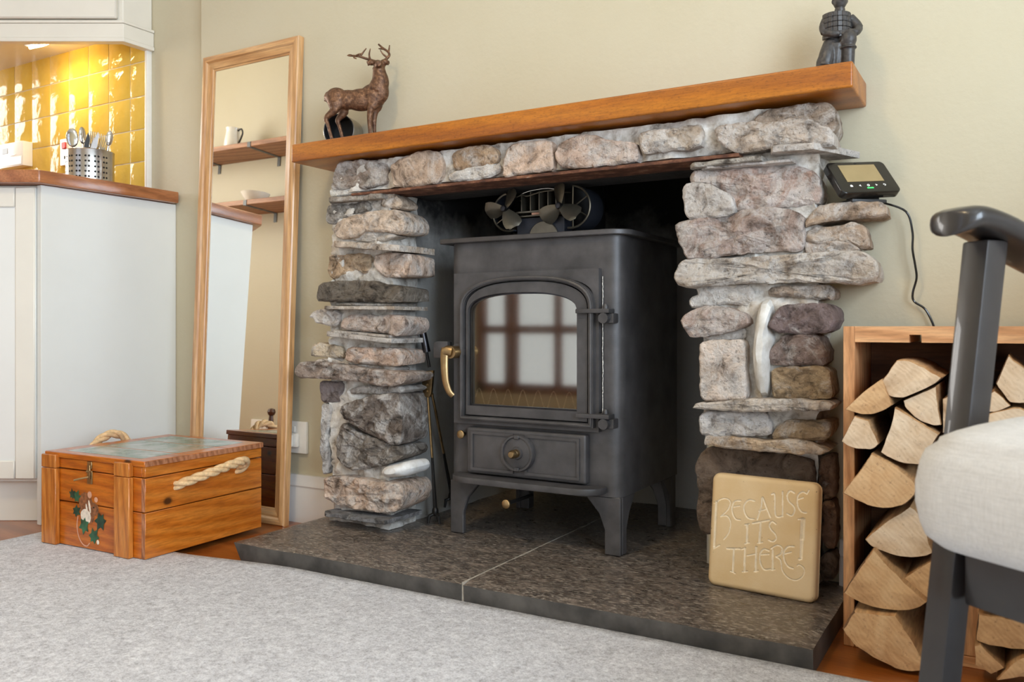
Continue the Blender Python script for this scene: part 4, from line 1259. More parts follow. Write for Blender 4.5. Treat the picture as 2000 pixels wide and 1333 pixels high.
for v_ in [g for g in ext['geom'] if isinstance(g, bmesh.types.BMVert)]:
    v_.co.y = -.0035
bmesh.ops.recalc_face_normals(gb, faces=gb.faces)
obj('glass_pane', gb, 'glass', door, smooth=False)
# white rope seal showing at the hinge side
sp_ = [(.1715 + random.Random(i).uniform(-.0006, .0006), -.004, .255 + .31 * i / 60) for i in range(61)]
obj('rope_seal', tube(sp_, [.0008 + .0009 * abs(noise.noise((i * .9, 2, 3))) for i in range(61)], 5), 'seal', door)
for z in (.494, .283):
    h = join(box(.124, .198, -.034, -.004, z - .004, z + .005, .002, 2), cyl((.186, -.036, z - .014), (.186, .0, z - .014), .0105, 20),
             box(.176, .203, -.022, .004, z - .024, z - .004, .003, 2))
    hg = obj('hinge', h, 'iron', stv)
    obj('hinge_pin', lathe([(0, .011), (.0035, .0105), (.006, .006), (.006, 0), (0, 0)], 14, 'z', (.183, -.016, z + .004)), 'iron', hg)
# door handle: brass lever on a boss, iron keep on the stove's side
hd = join(cyl((-.170, -.022, .407), (-.170, -.052, .407), .0135, 24), tube([(-.170, -.045, .408), (-.178, -.049, .410), (-.186, -.050, .407)], [.0135, .0125, .011], 16))
lev = smooth_pts([(-.184, -.050, .417), (-.184, -.053, .400), (-.182, -.056, .375), (-.179, -.056, .345), (-.173, -.052, .322), (-.166, -.047, .312)], 5)
lb = tube(lev, [.0095, .010, .0105, .0108, .0108] + [.0104 - .00018 * i for i in range(len(lev) - 5)], 14, flat=.62)
hdl = obj('handle', join(hd, lb), 'brass', stv)
obj('handle_collar', cyl((-.170, -.010, .407), (-.170, -.024, .407), .0185, 24), 'iron', stv)
keep = prism([(-.248, .392), (-.209, .392), (-.209, .430), (-.240, .430), (-.246, .427), (-.248, .421)], -.006, .012, 'xz', .002, 2)
obj('door_keep', keep, 'iron', stv)
# ash door with spin wheel
ash = obj('ash_door', box(-.149, .141, -.02, .0, .142, .243, .006, 3), 'iron', stv)
for x0, x1 in ((-.136, -.028), (.0, .128)):
    obj('panel_moulding', ring_plate([(x0 + .006, .156), (x1 - .006, .156), (x1 - .006, .229), (x0 + .006, .229)], [(x0, .150), (x1, .150), (x1, .235), (x0, .235)], -.0235, -.019), 'iron', ash)
ol = rect_like([(-.14, .148), (.132, .148), (.132, .237), (-.14, .237)], -.149 + .004, .141 - .004, .146, .239)
obj('spin_wheel', join(lathe([(0, -.030), (.030, -.030), (.033, -.029), (.034, -.033), (.038, -.033), (.0395, -.030), (.0395, -.02), (0, -.02)], 40, 'y', (-.014, 0, .196)),
                       lathe([(0, -.034), (.012, -.034), (.014, -.030), (.014, -.028), (0, -.028)], 28, 'y', (-.014, 0, .196)),
                       box(-.020, -.008, -.035, -.029, .226, .234, .001, 1), box(-.020, -.008, -.035, -.029, .158, .166, .001, 1)), 'iron', ash)
obj('wheel_knob', lathe([(0, -.058), (.006, -.057), (.0085, -.053), (.009, -.047), (.0075, -.043), (.009, -.041), (.009, -.034), (0, -.034)], 20, 'y', (-.014, 0, .196)), 'brass', ash)
# curved front shelf
sh = [(-.182, -.002)] + [(-.182 + .05 - .05 * math.cos(R(a)), -.012 - .045 * math.sin(R(a))) for a in range(0, 91, 10)] + [(0, -.060)] + \
     [(.18 - .05 + .05 * math.sin(R(a)), -.012 - .045 * math.cos(R(a))) for a in range(0, 91, 10)] + [(.18, -.002)]
obj('ash_shelf', prism(sh, .126, .1395, 'xy', .002, 2), 'iron', stv)


# legs: flared L-shaped castings
def leg(sx, front):
    y0, y1 = (.002, .03) if front else (.30, .328)
    o_, i1, i2 = .207, .172, .128
    a = prism([(sx * o_, 0), (sx * i1, 0), (sx * i1, .05), (sx * (i1 - .012), .082), (sx * i2, .118), (sx * o_, .118)], y0, y0 + .012 if front else y1, 'xz', .002, 1)
    ys = (.0145, .036, .036, .05, .082, .0145) if front else (.2995, .294, .294, .28, .248, .2995)
    s_ = prism(list(zip(ys, (0, 0, .05, .08, .118, .118))), sx * o_ - .012 * sx, sx * o_, 'yz', .002, 1)
    return obj('leg', join(a, s_), 'iron', stv, ang=30)


for sx in (-1, 1):
    for fr_ in (True, False):
        leg(sx, fr_)
# brass pull knobs
for (x, y, z, ln) in ((-.167, -.016, .2245, .016), (-.0127, -.078, .0975, .11)):
    k = obj('pull_knob', lathe([(0, -.003), (.007, -.0025), (.0092, -.001), (.0092, .003), (.004, .0055), (0, .0055)], 22, 'y', (x, y, z)), 'brass', stv)
    obj('rod', cyl((x, y + .005, z), (x, y + ln, z), .004, 10), 'blackiron', k)
obj('flue_collar', lathe([(.062, .6595), (.07, .6595), (.07, .672), (.062, .672), (.062, .6595)], 32, 'z', (0, .24, 0)), 'iron', stv)
obj('flue_pipe', lathe([(.061, .660), (.061, 1.12)], 32, 'z', (0, .24, 0)), 'blackiron', stv)

# ------------------------------------------------------------------ twin-rotor stove fan
FA = (-.905, 1.665, .7015)
fn = thing('stove_fan', 'twin rotor heat powered fan standing on the stove top', 'fan', FA)
obj('base', join(box(-.055, .075, -.022, .03, 0, .004, .001, 1), prism(arc(.012, .002, .036, 0, 180, 16) , -.018, -.012, 'xz', .001, 1)), 'fan', fn)
obj('base_block', box(-.058, .062, -.012, .028, .004, .048, .003, 2), 'fandark', fn)
obj('hot_plate', join(box(-.06, .075, -.014, .026, .050, .054, .001, 1), box(-.06, .075, -.014, .026, .059, .064, .001, 1)), 'fan', fn)
obj('module', box(-.02, .05, -.012, .02, .054, .059), 'p_pink', fn)
for x in (-.045, -.022, .0, .022, .042):
    obj('fin', box(x - .0012, x + .0012, -.014, .026, .064, .100 + .006 * math.cos(x * 22)), 'fan', fn, smooth=False)
tops = smooth_pts([(-.07, 0, .094), (-.045, 0, .100), (-.03, 0, .097), (0, 0, .103), (.03, 0, .105), (.06, 0, .104)], 5)
obj('top_band', join(*[tube([(p.x, y, p.z) for p in tops], .0018, 6) for y in (-.013, .025)]), 'fan', fn)
for cx, cz, rr, sgn in ((-.073, .063, .044, -1), (.082, .064, .047, 1)):
    a0, a1 = (100, 285) if sgn < 0 else (-100, 85)
    ip = arc(cx, cz, rr - .003, a0, a1, 28)
    op = arc(cx, cz, rr, a0, a1, 28)
    hs = prism(op + ip[::-1], -.02, .045, 'xz')
    hh = obj('fan_housing', hs, 'fandark', fn)
    rim = obj('rim', tube([(p[0], -.0205, p[1]) for p in arc(cx, cz, rr - .0015, a0, a1, 28)], .0024, 6), 'fan', hh)
    obj('spoke', join(*[tube([(cx, -.012, cz), (cx + (rr - .002) * math.cos(R(a)), -.018, cz + (rr - .002) * math.sin(R(a)))], .0016, 5) for a in ((150, 215, 270) if sgn < 0 else (-85, -30, 30, 85))]), 'fan', hh)


def rotor(cx, cz, a_off):
    hub = lathe([(0, -.044), (.006, -.043), (.0075, -.039), (.0075, -.030), (.005, -.028), (.005, -.018), (0, -.018)], 18, 'y', (cx, 0, cz))
    ro = obj('rotor', hub, 'darksteel', fn)
    for k in range(3):
        bb = bm_new()
        rows = []
        for i in range(9):
            s_ = i / 8
            r_ = .004 + .046 * s_
            w = .008 + .013 * math.sin(min(1, s_ * 1.15) * math.pi * .62)
            if s_ > .85:
                w *= math.sqrt(max(0, 1 - ((s_ - .85) / .17) ** 2))
            row = []
            for j in range(5):
                q = (j / 4 - .5) * 2
                tw = .55
                y = -.034 + q * w * math.sin(tw) + .004 * (q * q - .5)
                row.append((r_, q * w * math.cos(tw), y))
            rows.append(row)
        a = R(a_off + 120 * k)
        G_ = [[bb.verts.new((cx + x * math.cos(a) - t_ * math.sin(a), y, cz + x * math.sin(a) + t_ * math.cos(a))) for (x, t_, y) in row] for row in rows]
        for i in range(8):
            for j in range(4):
                bb.faces.new((G_[i][j], G_[i][j + 1], G_[i + 1][j + 1], G_[i + 1][j]))
        bmesh.ops.recalc_face_normals(bb, faces=bb.faces)
        bmesh.ops.solidify(bb, geom=list(bb.faces), thickness=.0009)
        obj('blade', bb, 'fan', ro)
    return ro


rotor(-.0773, .0693, 62)
rotor(.0607, .0662, 92)
obj('wire', tube(smooth_pts([(-.068, -.016, .088), (-.05, -.02, .098), (-.02, -.022, .106), (.02, -.02, .109), (.04, -.018, .106)], 6), .0009, 6), 'chrome', fn)

# ------------------------------------------------------------------ fire tongs
TO = (-1.17, 1.625, .043)
tg = thing('fire_tongs', 'brass and black iron fire tongs leaning beside the stove', 'fire tongs', TO)


def tl(*p):
    return [(q[0] - TO[0], q[1] - TO[1], q[2] - TO[2]) for q in p]


obj('grip', tube(tl((-1.1945, 1.603, .524), (-1.1942, 1.604, .517), (-1.190, 1.608, .485), (-1.1835, 1.612, .447)), [.0065, .0075, .0085, .0095], 16), 'darksteel', tg)
obj('rod', tube(tl((-1.1835, 1.612, .447), (-1.179, 1.616, .412)), .0035, 10), 'blackiron', tg)
hb = prism([(-.020, .402), (.018, .405), (.0155, .380), (.0125, .352), (.008, .343), (0, .341), (-.008, .343), (-.012, .352), (-.0145, .380)], 0, .008, 'xz', .002, 2)
mv(hb, -1.180 - TO[0], 1.607 - TO[1], -TO[2])
hbo = obj('hinge_bracket', hb, 'brass', tg)
for z in (.371, .355):
    obj('rivet', lathe([(0, -.004), (.003, -.0035), (.0045, -.001), (.0045, 0), (0, 0)], 14, 'y', (-1.180 - TO[0], 1.607 - TO[1], z - TO[2])), 'brass', hbo)
for p0, p1, p2 in (((-1.180, 1.612, .345), (-1.172, 1.618, .20), (-1.166, 1.622, .078)), ((-1.174, 1.620, .350), (-1.190, 1.690, .20), (-1.203, 1.742, .09))):
    arm = obj('arm', join(tube(tl(p0, p1), .0032, 8)), 'brass', tg)
    obj('lower_arm', tube(tl(p1, p2), [.0032, .005], 8), 'blackiron', arm)
    cl = bm_new()
    addbm(cl, ellipsoid((p2[0] - TO[0], p2[1] - TO[1], p2[2] - TO[2] - .004), (.008, .008, .012), 10))
    for a in (100, 220, 340):
        dx, dy = math.cos(R(a)), math.sin(R(a))
        addbm(cl, tube(tl((p2[0], p2[1], p2[2] - .008), (p2[0] + dx * .014, p2[1] + dy * .014, p2[2] - .014), (p2[0] + dx * .017, p2[1] + dy * .017, max(.047, p2[2] - .032))), [.004, .0045, .003], 7))
    obj('claw', cl, 'blackiron', arm)

# ------------------------------------------------------------------ carved plaque leaning on the right pillar
PW, PH, PT = .191, .2, .022
ang_z = math.atan2(1.4741 - 1.4939, -.283 + .4757)
pq = thing('stone_plaque', 'square honey sandstone plaque carved BECAUSE ITS THERE leaning on pillar', 'plaque', (-.4757, 1.4939, .043))
pq.rotation_euler = (R(-7), 0, ang_z)
# front face as a fine relief: V-cut letters
NX, NZ = 236, 230
segs = []
for w, pts in LETTERS:
    sm = smooth_pts([(p[0], p[1], 0) for p in pts], 5) if len(pts) > 2 else [Vector((p[0], p[1], 0)) for p in pts]
    for a, c in zip(sm, sm[1:]):
        segs.append((a.x * PW, (1 - a.y) * PH, c.x * PW, (1 - c.y) * PH, w * .00135))
cell = {}
CS = .006
for s_ in segs:
    for i in range(int((min(s_[0], s_[2]) - .005) / CS), int((max(s_[0], s_[2]) + .005) / CS) + 1):
        for j in range(int((min(s_[1], s_[3]) - .005) / CS), int((max(s_[1], s_[3]) + .005) / CS) + 1):
            cell.setdefault((i, j), []).append(s_)


def groove(x, z):
    best = 0
    for (ax, az, bx_, bz, w) in cell.get((int(x / CS), int(z / CS)), ()):
        dx, dz = bx_ - ax, bz - az
        q = max(0, min(1, ((x - ax) * dx + (z - az) * dz) / max(1e-12, dx * dx + dz * dz)))
        d = math.hypot(x - ax - q * dx, z - az - q * dz)
        if d < w:
            best = max(best, (1 - d / w) * w * 1.3)
    return best


verts, faces = [], []
er = .009
rc = .014
for j in range(NZ + 1):
    for i in range(NX + 1):
        x, z = PW * i / NX, PH * j / NZ
        e = min(x, PW - x, z, PH - z)
        y = groove(x, z)
        if e < er:
            y += er - math.sqrt(max(0, er * er - (er - e) ** 2))
        qx = rc if x < rc else (PW - rc if x > PW - rc else None)
        qz = rc if z < rc else (PH - rc if z > PH - rc else None)
        if qx is not None and qz is not None:
            ax_, az_ = x - qx, z - qz
            k_ = max(abs(ax_), abs(az_)) / max(1e-9, math.hypot(ax_, az_))
            x, z = qx + ax_ * k_, qz + az_ * k_
        verts.append((x, y, z))
W_ = NX + 1
for j in range(NZ):
    for i in range(NX):
        faces.append((j * W_ + i, j * W_ + i + 1, (j + 1) * W_ + i + 1, (j + 1) * W_ + i))
per = [i for i in range(W_)] + [j * W_ + NX for j in range(1, NZ + 1)] + [NZ * W_ + i for i in range(NX - 1, -1, -1)] + [j * W_ for j in range(NZ - 1, 0, -1)]
base = len(verts)
for p in per:
    x, y, z = verts[p]
    verts.append((x, PT, z))
n = len(per)
for k in range(n):
    faces.append((per[k], base + k, base + (k + 1) % n, per[(k + 1) % n]))
faces.append([base + k for k in range(n)])
me = bpy.data.meshes.new('tablet')
me.from_pydata(verts, [], faces)
me.materials.append(M['plaque'])
me.materials.append(M['plaque_lit_groove'])
for p in me.polygons:
    p.use_smooth = True
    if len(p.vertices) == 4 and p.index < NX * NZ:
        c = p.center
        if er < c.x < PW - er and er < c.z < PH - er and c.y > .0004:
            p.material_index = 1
me.update()
o = bpy.data.objects.new('tablet', me)
COL.objects.link(o)
o.parent = pq

# ------------------------------------------------------------------ log crate and logs
CO = (-.2334, 1.431, 0)
cr = thing('log_crate', 'rough pine crate standing on edge as a log store', 'crate', CO)
obj('side_board', box(0, .017, 0, .18, 0, .507, .001, 1), 'crate', cr)
obj('side_board', box(.553, .57, 0, .18, 0, .507, .001, 1), 'crate', cr)
top = join(box(.0172, .0955, 0, .18, .482, .507), box(.1125, .5528, 0, .18, .482, .507), box(.0955, .1125, 0, .18, .494, .507))
obj('top_board', top, 'crate_x', cr, smooth=False)
obj('bottom_board', box(.0172, .5528, .0, .18, 0, .016, .001, 1), 'crate_x', cr)
obj('divider', box(.166, .192, .002, .171, .0165, .4815, .001, 1), 'crate', cr)
for k in range(4):
    z0 = .0165 + k * .1165
    obj('back_board', box(.0175, .5525, .172, .18, z0, z0 + .115, .001, 1), 'crate_back', cr)

LOG_LABELS = [
    'broad split log lying topmost in the crate near its left side',
    'wedge of split log against crate side, below the topmost log',
    'pale split log under the right end of the topmost log',
    'small pale quartered log touching crate side in its upper half',
    'large pale split log in the middle of the left stack',
    'large tan wedge log poking past crate side at mid height',
    'pale curved split log just above the lowest two big wedges',
    'tan triangular wedge log second from the floor at crate side',
    'split log squeezed between lower wedge and black chair leg',
    'big half-round log lowest in the stack beside the hearth',
    'sliver of split log peeking out left of the black chair leg',
    'chunky square-cut log topmost right of the black chair leg',
    'pale log end tucked right behind the black chair leg',
    'split log just above the chair cushion, right of its leg',
    'split log hidden behind the upper half of the chair cushion',
    'split log hidden behind the lower half of the chair cushion',
    'split log behind the black seat rail of the chair',
    'tan split log directly below the black seat rail',
    'small wedge log below the rail, beside the orange crate divider',
    'pale log at the bottom right corner of the crate',
]
for k, (v, dep, tint, pts) in enumerate(LOGS):
    rng = random.Random(k + 3)
    cu = sum(p[0] for p in pts) / len(pts)
    cz = sum(p[1] for p in pts) / len(pts)
    zmin = min(p[1] for p in pts)
    # round the shallow corners of the bark arc, keep the split corners sharp
    for _ in range(2):
        np_ = []
        for i, p in enumerate(pts):
            a_, c_ = pts[i - 1], pts[(i + 1) % len(pts)]
            d1 = math.atan2(p[1] - a_[1], p[0] - a_[0])
            d2 = math.atan2(c_[1] - p[1], c_[0] - p[0])
            tr_ = abs((d2 - d1 + math.pi) % (2 * math.pi) - math.pi)
            if tr_ < R(48):
                np_.append((p[0] * .75 + a_[0] * .25, p[1] * .75 + a_[1] * .25))
                np_.append((p[0] * .75 + c_[0] * .25, p[1] * .75 + c_[1] * .25))
            else:
                np_.append(p)
        pts = np_
    P_ = []
    for i, p in enumerate(pts):
        q = pts[(i + 1) % len(pts)]
        n = max(1, int(math.hypot(q[0] - p[0], q[1] - p[1]) / .006))
        for j in range(n):
            tt = j / n
            x = p[0] + (q[0] - p[0]) * tt
            z = p[1] + (q[1] - p[1]) * tt
            jn = noise.noise((x * 90, z * 90, k * 2.0)) * .0012
            P_.append((x + jn, z + jn))
    b = bm_new()
    dep = min(dep, 1.598 - v)
    tw = rng.uniform(-.03, .03)
    rings = []
    for d, s_ in ((0, .97), (.003, 1), (1.4285 - v, 1), (1.4315 - v, 1), (dep * .66, .99), (dep, .97)):
        ring = []
        for i, (x, z) in enumerate(P_):
            a = tw * d / dep
            wob = 1 + .03 * noise.noise((i * .4, d * 14, k))
            dx, dz = (x - cu) * s_ * wob, (z - cz) * s_ * wob
            yy = d + (noise.noise((x * 40, z * 40, k)) * .002 if d == 0 else 0)
            xx = dx * math.cos(a) - dz * math.sin(a) + cu
            zz = max(.001, dz * math.cos(a) + dx * math.sin(a) + cz)
            if v + d > 1.43:                    # inside the crate: stay between its boards
                zz = max(.0175, min(.481, zz))
                xx = max(-.2155, min(-.0685, xx)) if cu < -.06 else max(-.0405, xx)
            ring.append(b.verts.new((xx - cu, yy, zz - zmin)))
        rings.append(ring)
    n = len(P_)
    ccw = sum(P_[i][0] * P_[(i + 1) % n][1] - P_[(i + 1) % n][0] * P_[i][1] for i in range(n)) > 0
    for A, B_ in zip(rings, rings[1:]):
        for i in range(n):
            j = (i + 1) % n
            f = b.faces.new((A[i], A[j], B_[j], B_[i]))
            ex, ez = P_[j][0] - P_[i][0], P_[j][1] - P_[i][1]
            nz = (-ex if ccw else ex) / max(1e-9, math.hypot(ex, ez))
            nx = (ez if ccw else -ez) / max(1e-9, math.hypot(ex, ez))
            f.material_index = 2 if (nz < -.45 or nx < -.85) else 1
    # end face as a fan with a slightly rough middle
    c0 = b.verts.new((0, -.001, cz - zmin))
    mid = []
    for i in range(n):
        p = rings[0][i].co.lerp(c0.co, .5)
        p.y += noise.noise((p.x * 60, p.z * 60, k + 9)) * .003
        mid.append(b.verts.new(p))
    for i in range(n):
        j = (i + 1) % n
        b.faces.new((rings[0][i], mid[i], mid[j], rings[0][j])).material_index = 0
        b.faces.new((mid[i], c0, mid[j])).material_index = 0
    b.faces.new(rings[-1]).material_index = 0
    bmesh.ops.recalc_face_normals(b, faces=b.faces)
    o = obj('firewood_log', b, None, loc=(cu, v, zmin), ang=32, mats=['log_tan' if tint > .38 else 'log_pale', 'log_side', 'bark'])
    tag(o, LOG_LABELS[k], 'log', 'split logs in the crate')

# ------------------------------------------------------------------ armchair in the right foreground
ca = math.atan2(-.6, .8)
ch = thing('armchair', 'black framed armchair with pale linen seat cushion in right foreground', 'armchair', (-.076, .93, .012), ca)


def legp(x, y0, y1, z1, w=.030, w2=.027):
    b = bm_new()
    A = [b.verts.new((x + sx * w2 / 2, y0 + sy * w2 / 2, 0)) for sx, sy in ((-1, -1), (1, -1), (1, 1), (-1, 1))]
    B_ = [b.verts.new((x + sx * w / 2, y1 + sy * w / 2, z1)) for sx, sy in ((-1, -1), (1, -1), (1, 1), (-1, 1))]
    b.faces.new(A[::-1])
    b.faces.new(B_)
    for i in range(4):
        b.faces.new((A[i], A[(i + 1) % 4], B_[(i + 1) % 4], B_[i]))
    bmesh.ops.recalc_face_normals(b, faces=b.faces)
    bmesh.ops.bevel(b, geom=list(b.edges), offset=.003, segments=2, profile=.6, affect='EDGES')
    return b


AW = .60
for x in (0, AW):
    obj('leg', legp(x, 0, .085, .582), 'lacquer', ch)
    obj('leg', legp(x, .52, .44, .54), 'lacquer', ch)
    prof = smooth_pts([(.030, 0, .597), (.055, 0, .603), (.10, 0, .592), (.16, 0, .568), (.28, 0, .532), (.42, 0, .515)], 6)
    ab = bm_new()
    rings = []
    for i, p in enumerate(prof):
        tt = i / (len(prof) - 1)
        w = .027 if i > 4 else .027 * math.sqrt(max(.06, 1 - ((4 - i) / 4.3) ** 2))
        w *= 1 + .25 * math.sin(tt * math.pi)
        th = .0125
        rings.append([ab.verts.new((x + w * math.copysign(abs(math.cos(a)) ** .55, math.cos(a)), p.x, p.z + th * math.copysign(abs(math.sin(a)) ** .75, math.sin(a)))) for a in [2 * math.pi * q / 20 for q in range(20)]])
    for A, B_ in zip(rings, rings[1:]):
        for i in range(20):
            ab.faces.new((A[i], A[(i + 1) % 20], B_[(i + 1) % 20], B_[i]))
    ab.faces.new(rings[0])
    ab.faces.new(rings[-1][::-1])
    bmesh.ops.recalc_face_normals(ab, faces=ab.faces)
    obj('armrest', ab, 'lacquer', ch, ang=60)
obj('seat_rail', box(.02, AW - .02, .03, .052, .222, .285, .003, 2), 'lacquer', ch)
obj('seat_rail', box(.02, AW - .02, .45, .472, .212, .275, .003, 2), 'lacquer', ch)
for x in (0, AW):
    obj('seat_rail', box(x - .011, x + .011, .045, .46, .222, .275, .003, 2), 'lacquer', ch)


def cushion(x0, x1, y0, y1, z0, z1, crown, r=.055):
    """boxed cushion: rounded plan, bulging side band between two seams, domed top"""
    cx_, cy_ = (x0 + x1) / 2, (y0 + y1) / 2
    out = []
    for qx, qy, a0 in ((x1 - r, y1 - r, 0), (x0 + r, y1 - r, 90), (x0 + r, y0 + r, 180), (x1 - r, y0 + r, 270)):
        for i in range(9):
            a = R(a0 + 90 * i / 8)
            out.append((qx + r * math.cos(a), qy + r * math.sin(a)))
    full = []
    for i, p_ in enumerate(out):
        q_ = out[(i + 1) % len(out)]
        n_ = max(1, int(math.hypot(q_[0] - p_[0], q_[1] - p_[1]) / .03))
        for j in range(n_):
            full.append((p_[0] + (q_[0] - p_[0]) * j / n_, p_[1] + (q_[1] - p_[1]) * j / n_))
    b = bm_new()
    rings = []

    def ring(s_, off, z):
        rr_ = []
        for x, y in full:
            dx, dy = x - cx_, y - cy_
            L_ = math.hypot(dx, dy)
            rr_.append(b.verts.new((cx_ + dx * s_ + off * dx / L_, cy_ + dy * s_ + off * dy / L_, z)))
        rings.append(rr_)
    for s_ in (.2, .6, .9):
        ring(s_, 0, z0 - .006)
    for t_ in (0, .08, .2, .4, .6, .8, .92, 1):
        ring(1, .016 * math.sin(t_ * math.pi) ** .6 - (.004 if t_ in (0, 1) else 0), z0 + (z1 - z0) * t_)
    for s_ in (.985, .95, .9, .82, .7, .55, .4, .25, .1):
        ring(s_, 0, z1 + crown * (1 - s_ ** 3.2) ** .8)
    m_ = len(full)
    for A, B_ in zip(rings, rings[1:]):
        for i in range(m_):
            b.faces.new((A[i], A[(i + 1) % m_], B_[(i + 1) % m_], B_[i]))
    b.faces.new(rings[0][::-1])
    b.faces.new(rings[-1])
    bmesh.ops.recalc_face_normals(b, faces=b.faces)
    return b, [(x, y, z1) for x, y in full]


cb_, seam = cushion(.006, AW - .006, -.03, .46, .288, .384, .045)
cu_ = obj('seat_cushion', cb_, 'linen', ch, ang=80)
cb_, seam = cushion(.03, AW - .03, .40, .50, .40, .78, .02, .04)
obj('back_cushion', rot(cb_, R(-12), 'X', (0, .44, .4)), 'linen', ch, ang=75)

# ------------------------------------------------------------------ rug
b = bm_new()
x0, x1, y0, y1 = -2.06, 1.2, -1.1, 1.262


def back_edge(x):
    q = max(0, min(1, (x + 1.62) / .36))
    return 1.236 + .0455 * q * q * (3 - 2 * q)


nx, ny = 80, 60
g = []
for i in range(nx + 1):
    row = []
    for j in range(ny + 1):
        x = x0 + (x1 - x0) * i / nx
        y1 = back_edge(x)
        y = y0 + (y1 - y0) * j / (ny - 1) if j < ny - 1 else (y1 - .006 if j == ny - 1 else y1)
        if j == ny - 2:
            y = y1 - .03
        e = min(x - x0, x1 - x, y - y0, y1 - y)
        z = .011 + noise.noise((x * 7, y * 7, 0)) * .0008
        if e < .002:
            z = .001
            x += noise.noise((y * 40, 3, 1)) * .002
            y += noise.noise((x * 40, 3, 1)) * .002
        row.append(b.verts.new((x, y, z)))
    g.append(row)
for i in range(nx):
    for j in range(ny):
        b.faces.new((g[i][j], g[i + 1][j], g[i + 1][j + 1], g[i][j + 1]))
o = obj('rug', b, 'rug', ang=80)
tag(o, 'large pale grey short pile rug covering the wooden floor', 'rug')
md = o.modifiers.new('thick', 'SOLIDIFY')
md.thickness = .0005

# ------------------------------------------------------------------ kitchen corner
tw, th_ = .1015, .0985
rows = [.9065, 1.0065, 1.1045, 1.2045, 1.3085, 1.4125]
cols = [-2.2549, -2.3275]
while cols[-1] > -3.35:
    cols.append(cols[-1] - .1045)
gt = box(-3.6, -2.2549, 1.6458, 1.6599, .9, 1.42)
obj('grout', gt, 'grout', wk, smooth=False)
cache = {}
for i in range(len(cols) - 1):
    for j in range(len(rows) - 1):
        w = abs(cols[i] - cols[i + 1]) - .003
        h = rows[j + 1] - rows[j] - .003
        key = (round(w, 3), round(h, 3))
        if key not in cache:
            o = obj('tile', box(-w / 2, w / 2, -.0075, 0, -h / 2, h / 2, .0022, 2), 'tile', wk)
            cache[key] = o
        else:
            o = bpy.data.objects.new('tile', cache[key].data)
            COL.objects.link(o)
            o.parent = wk
        o.location = ((cols[i] + cols[i + 1]) / 2, 1.6515, (rows[j] + rows[j + 1]) / 2)
        o.rotation_euler = (noise.noise((i * 3.1, j * 2.3, 1)) * .012, 0, noise.noise((i * 1.7, j * 5.3, 2)) * .014)
obj('tile_trim', box(-2.2549, -2.2445, 1.642, 1.66, .906, 1.40, .002, 2), 'plastic', wk)

fx, fy = -.861, -.508            # direction of the angled cabinet fronts
# base unit
BO = (-2.133, 1.254, 0)
bc = thing('base_cabinet', 'white kitchen base cabinet with plain end panel beside the mirror', 'cabinet', BO)
obj('end_panel', box(-.018, 0, 0, .405, 0, .868, .0008, 1), 'panel', bc)
ln = .62
pl = [(-.018, .01), (-.018 + fx * ln + .0, .01 + fy * ln), (-1.2, .405), (-.018, .405)]
obj('carcass', prism(pl, .11, .868, 'xy'), 'white', bc, smooth=False)


def along(s, d):
    """point on the angled front: s metres to the left of the corner, d metres out of the front"""
    return (s * fx + d * fy * -1 * -1, s * fy + d * -.861)


def slab_on_front(s0, s1, d0, d1, z0, z1, bev=.0015):
    b = box(s0, s1, d0, d1, z0, z1, bev, 1)
    # local: x = along the front to the left, y = outwards
    mt = Matrix(((fx, .508, 0, 0), (fy, -.861, 0, 0), (0, 0, 1, 0), (0, 0, 0, 1)))
    return xf(b, mt)


dr = obj('door', slab_on_front(.006, .45, 0, .012, .118, .862), 'panel', bc)
dr.location = (-.018, .01, 0)
for (a0, a1, z0, z1, nm) in ((.006, .0565, .118, .862, 'door_stile'), (.40, .45, .118, .862, 'door_stile'), (.058, .3985, .812, .862, 'door_rail'), (.058, .3985, .118, .165, 'door_rail')):
    obj(nm, slab_on_front(a0, a1, .0121, .018, z0, z1, .0025), 'white', dr)
obj('plinth', slab_on_front(.0, .6, -.05, -.035, 0, .105), 'white', bc, smooth=False).location = (-.018, .01, 0)
wtp = [(.022, -.02), (.006, -.034), (.006 + fx * .8 - .0, -.034 + fy * .8), (-1.6, .395), (.022, .395)]
o = obj('worktop', prism(wtp, 0, .033, 'xy', .004, 2), 'worktop', loc=(-2.133, 1.257, .8695))
tag(o, 'reddish wooden kitchen worktop with angled corner on white cabinet', 'worktop')
# wall unit
WO = (-2.243, 1.562, 1.40)
wc = thing('wall_cabinet', 'cream wall cabinet with moulded pelmet above the tiles', 'cabinet', WO)
pl = [(0, 0), (fx * .7, fy * .7), (-1.2, .097), (0, .097)]
obj('carcass', prism(pl, 0, .75, 'xy', .0015, 1), 'white', wc, smooth=False)
dr = obj('door', slab_on_front(.012, .55, .001, .019, .004, .74, .004), 'white', wc)
obj('door_panel', slab_on_front(.07, .48, .0191, .0215, .06, .68, .002), 'white', dr)


def pelmet_strip(n0, n1, z0, z1, name):
    """moulding that follows the front and the short return, offset outwards n0..n1"""
    def off(d):
        return [(d, .097), (d, -d * .55), (fx * .7 + .508 * d, fy * .7 - .861 * d)]
    o_, i_ = off(n1), off(n0)
    obj(name, prism(o_ + i_[::-1], z0, z1, 'xy', .001, 1), 'white', wc, smooth=False)


pelmet_strip(-.016, .012, -.008, .0, 'pelmet')
pelmet_strip(-.016, .009, -.05, -.0085, 'pelmet')
pelmet_strip(-.016, .012, -.062, -.0505, 'pelmet')
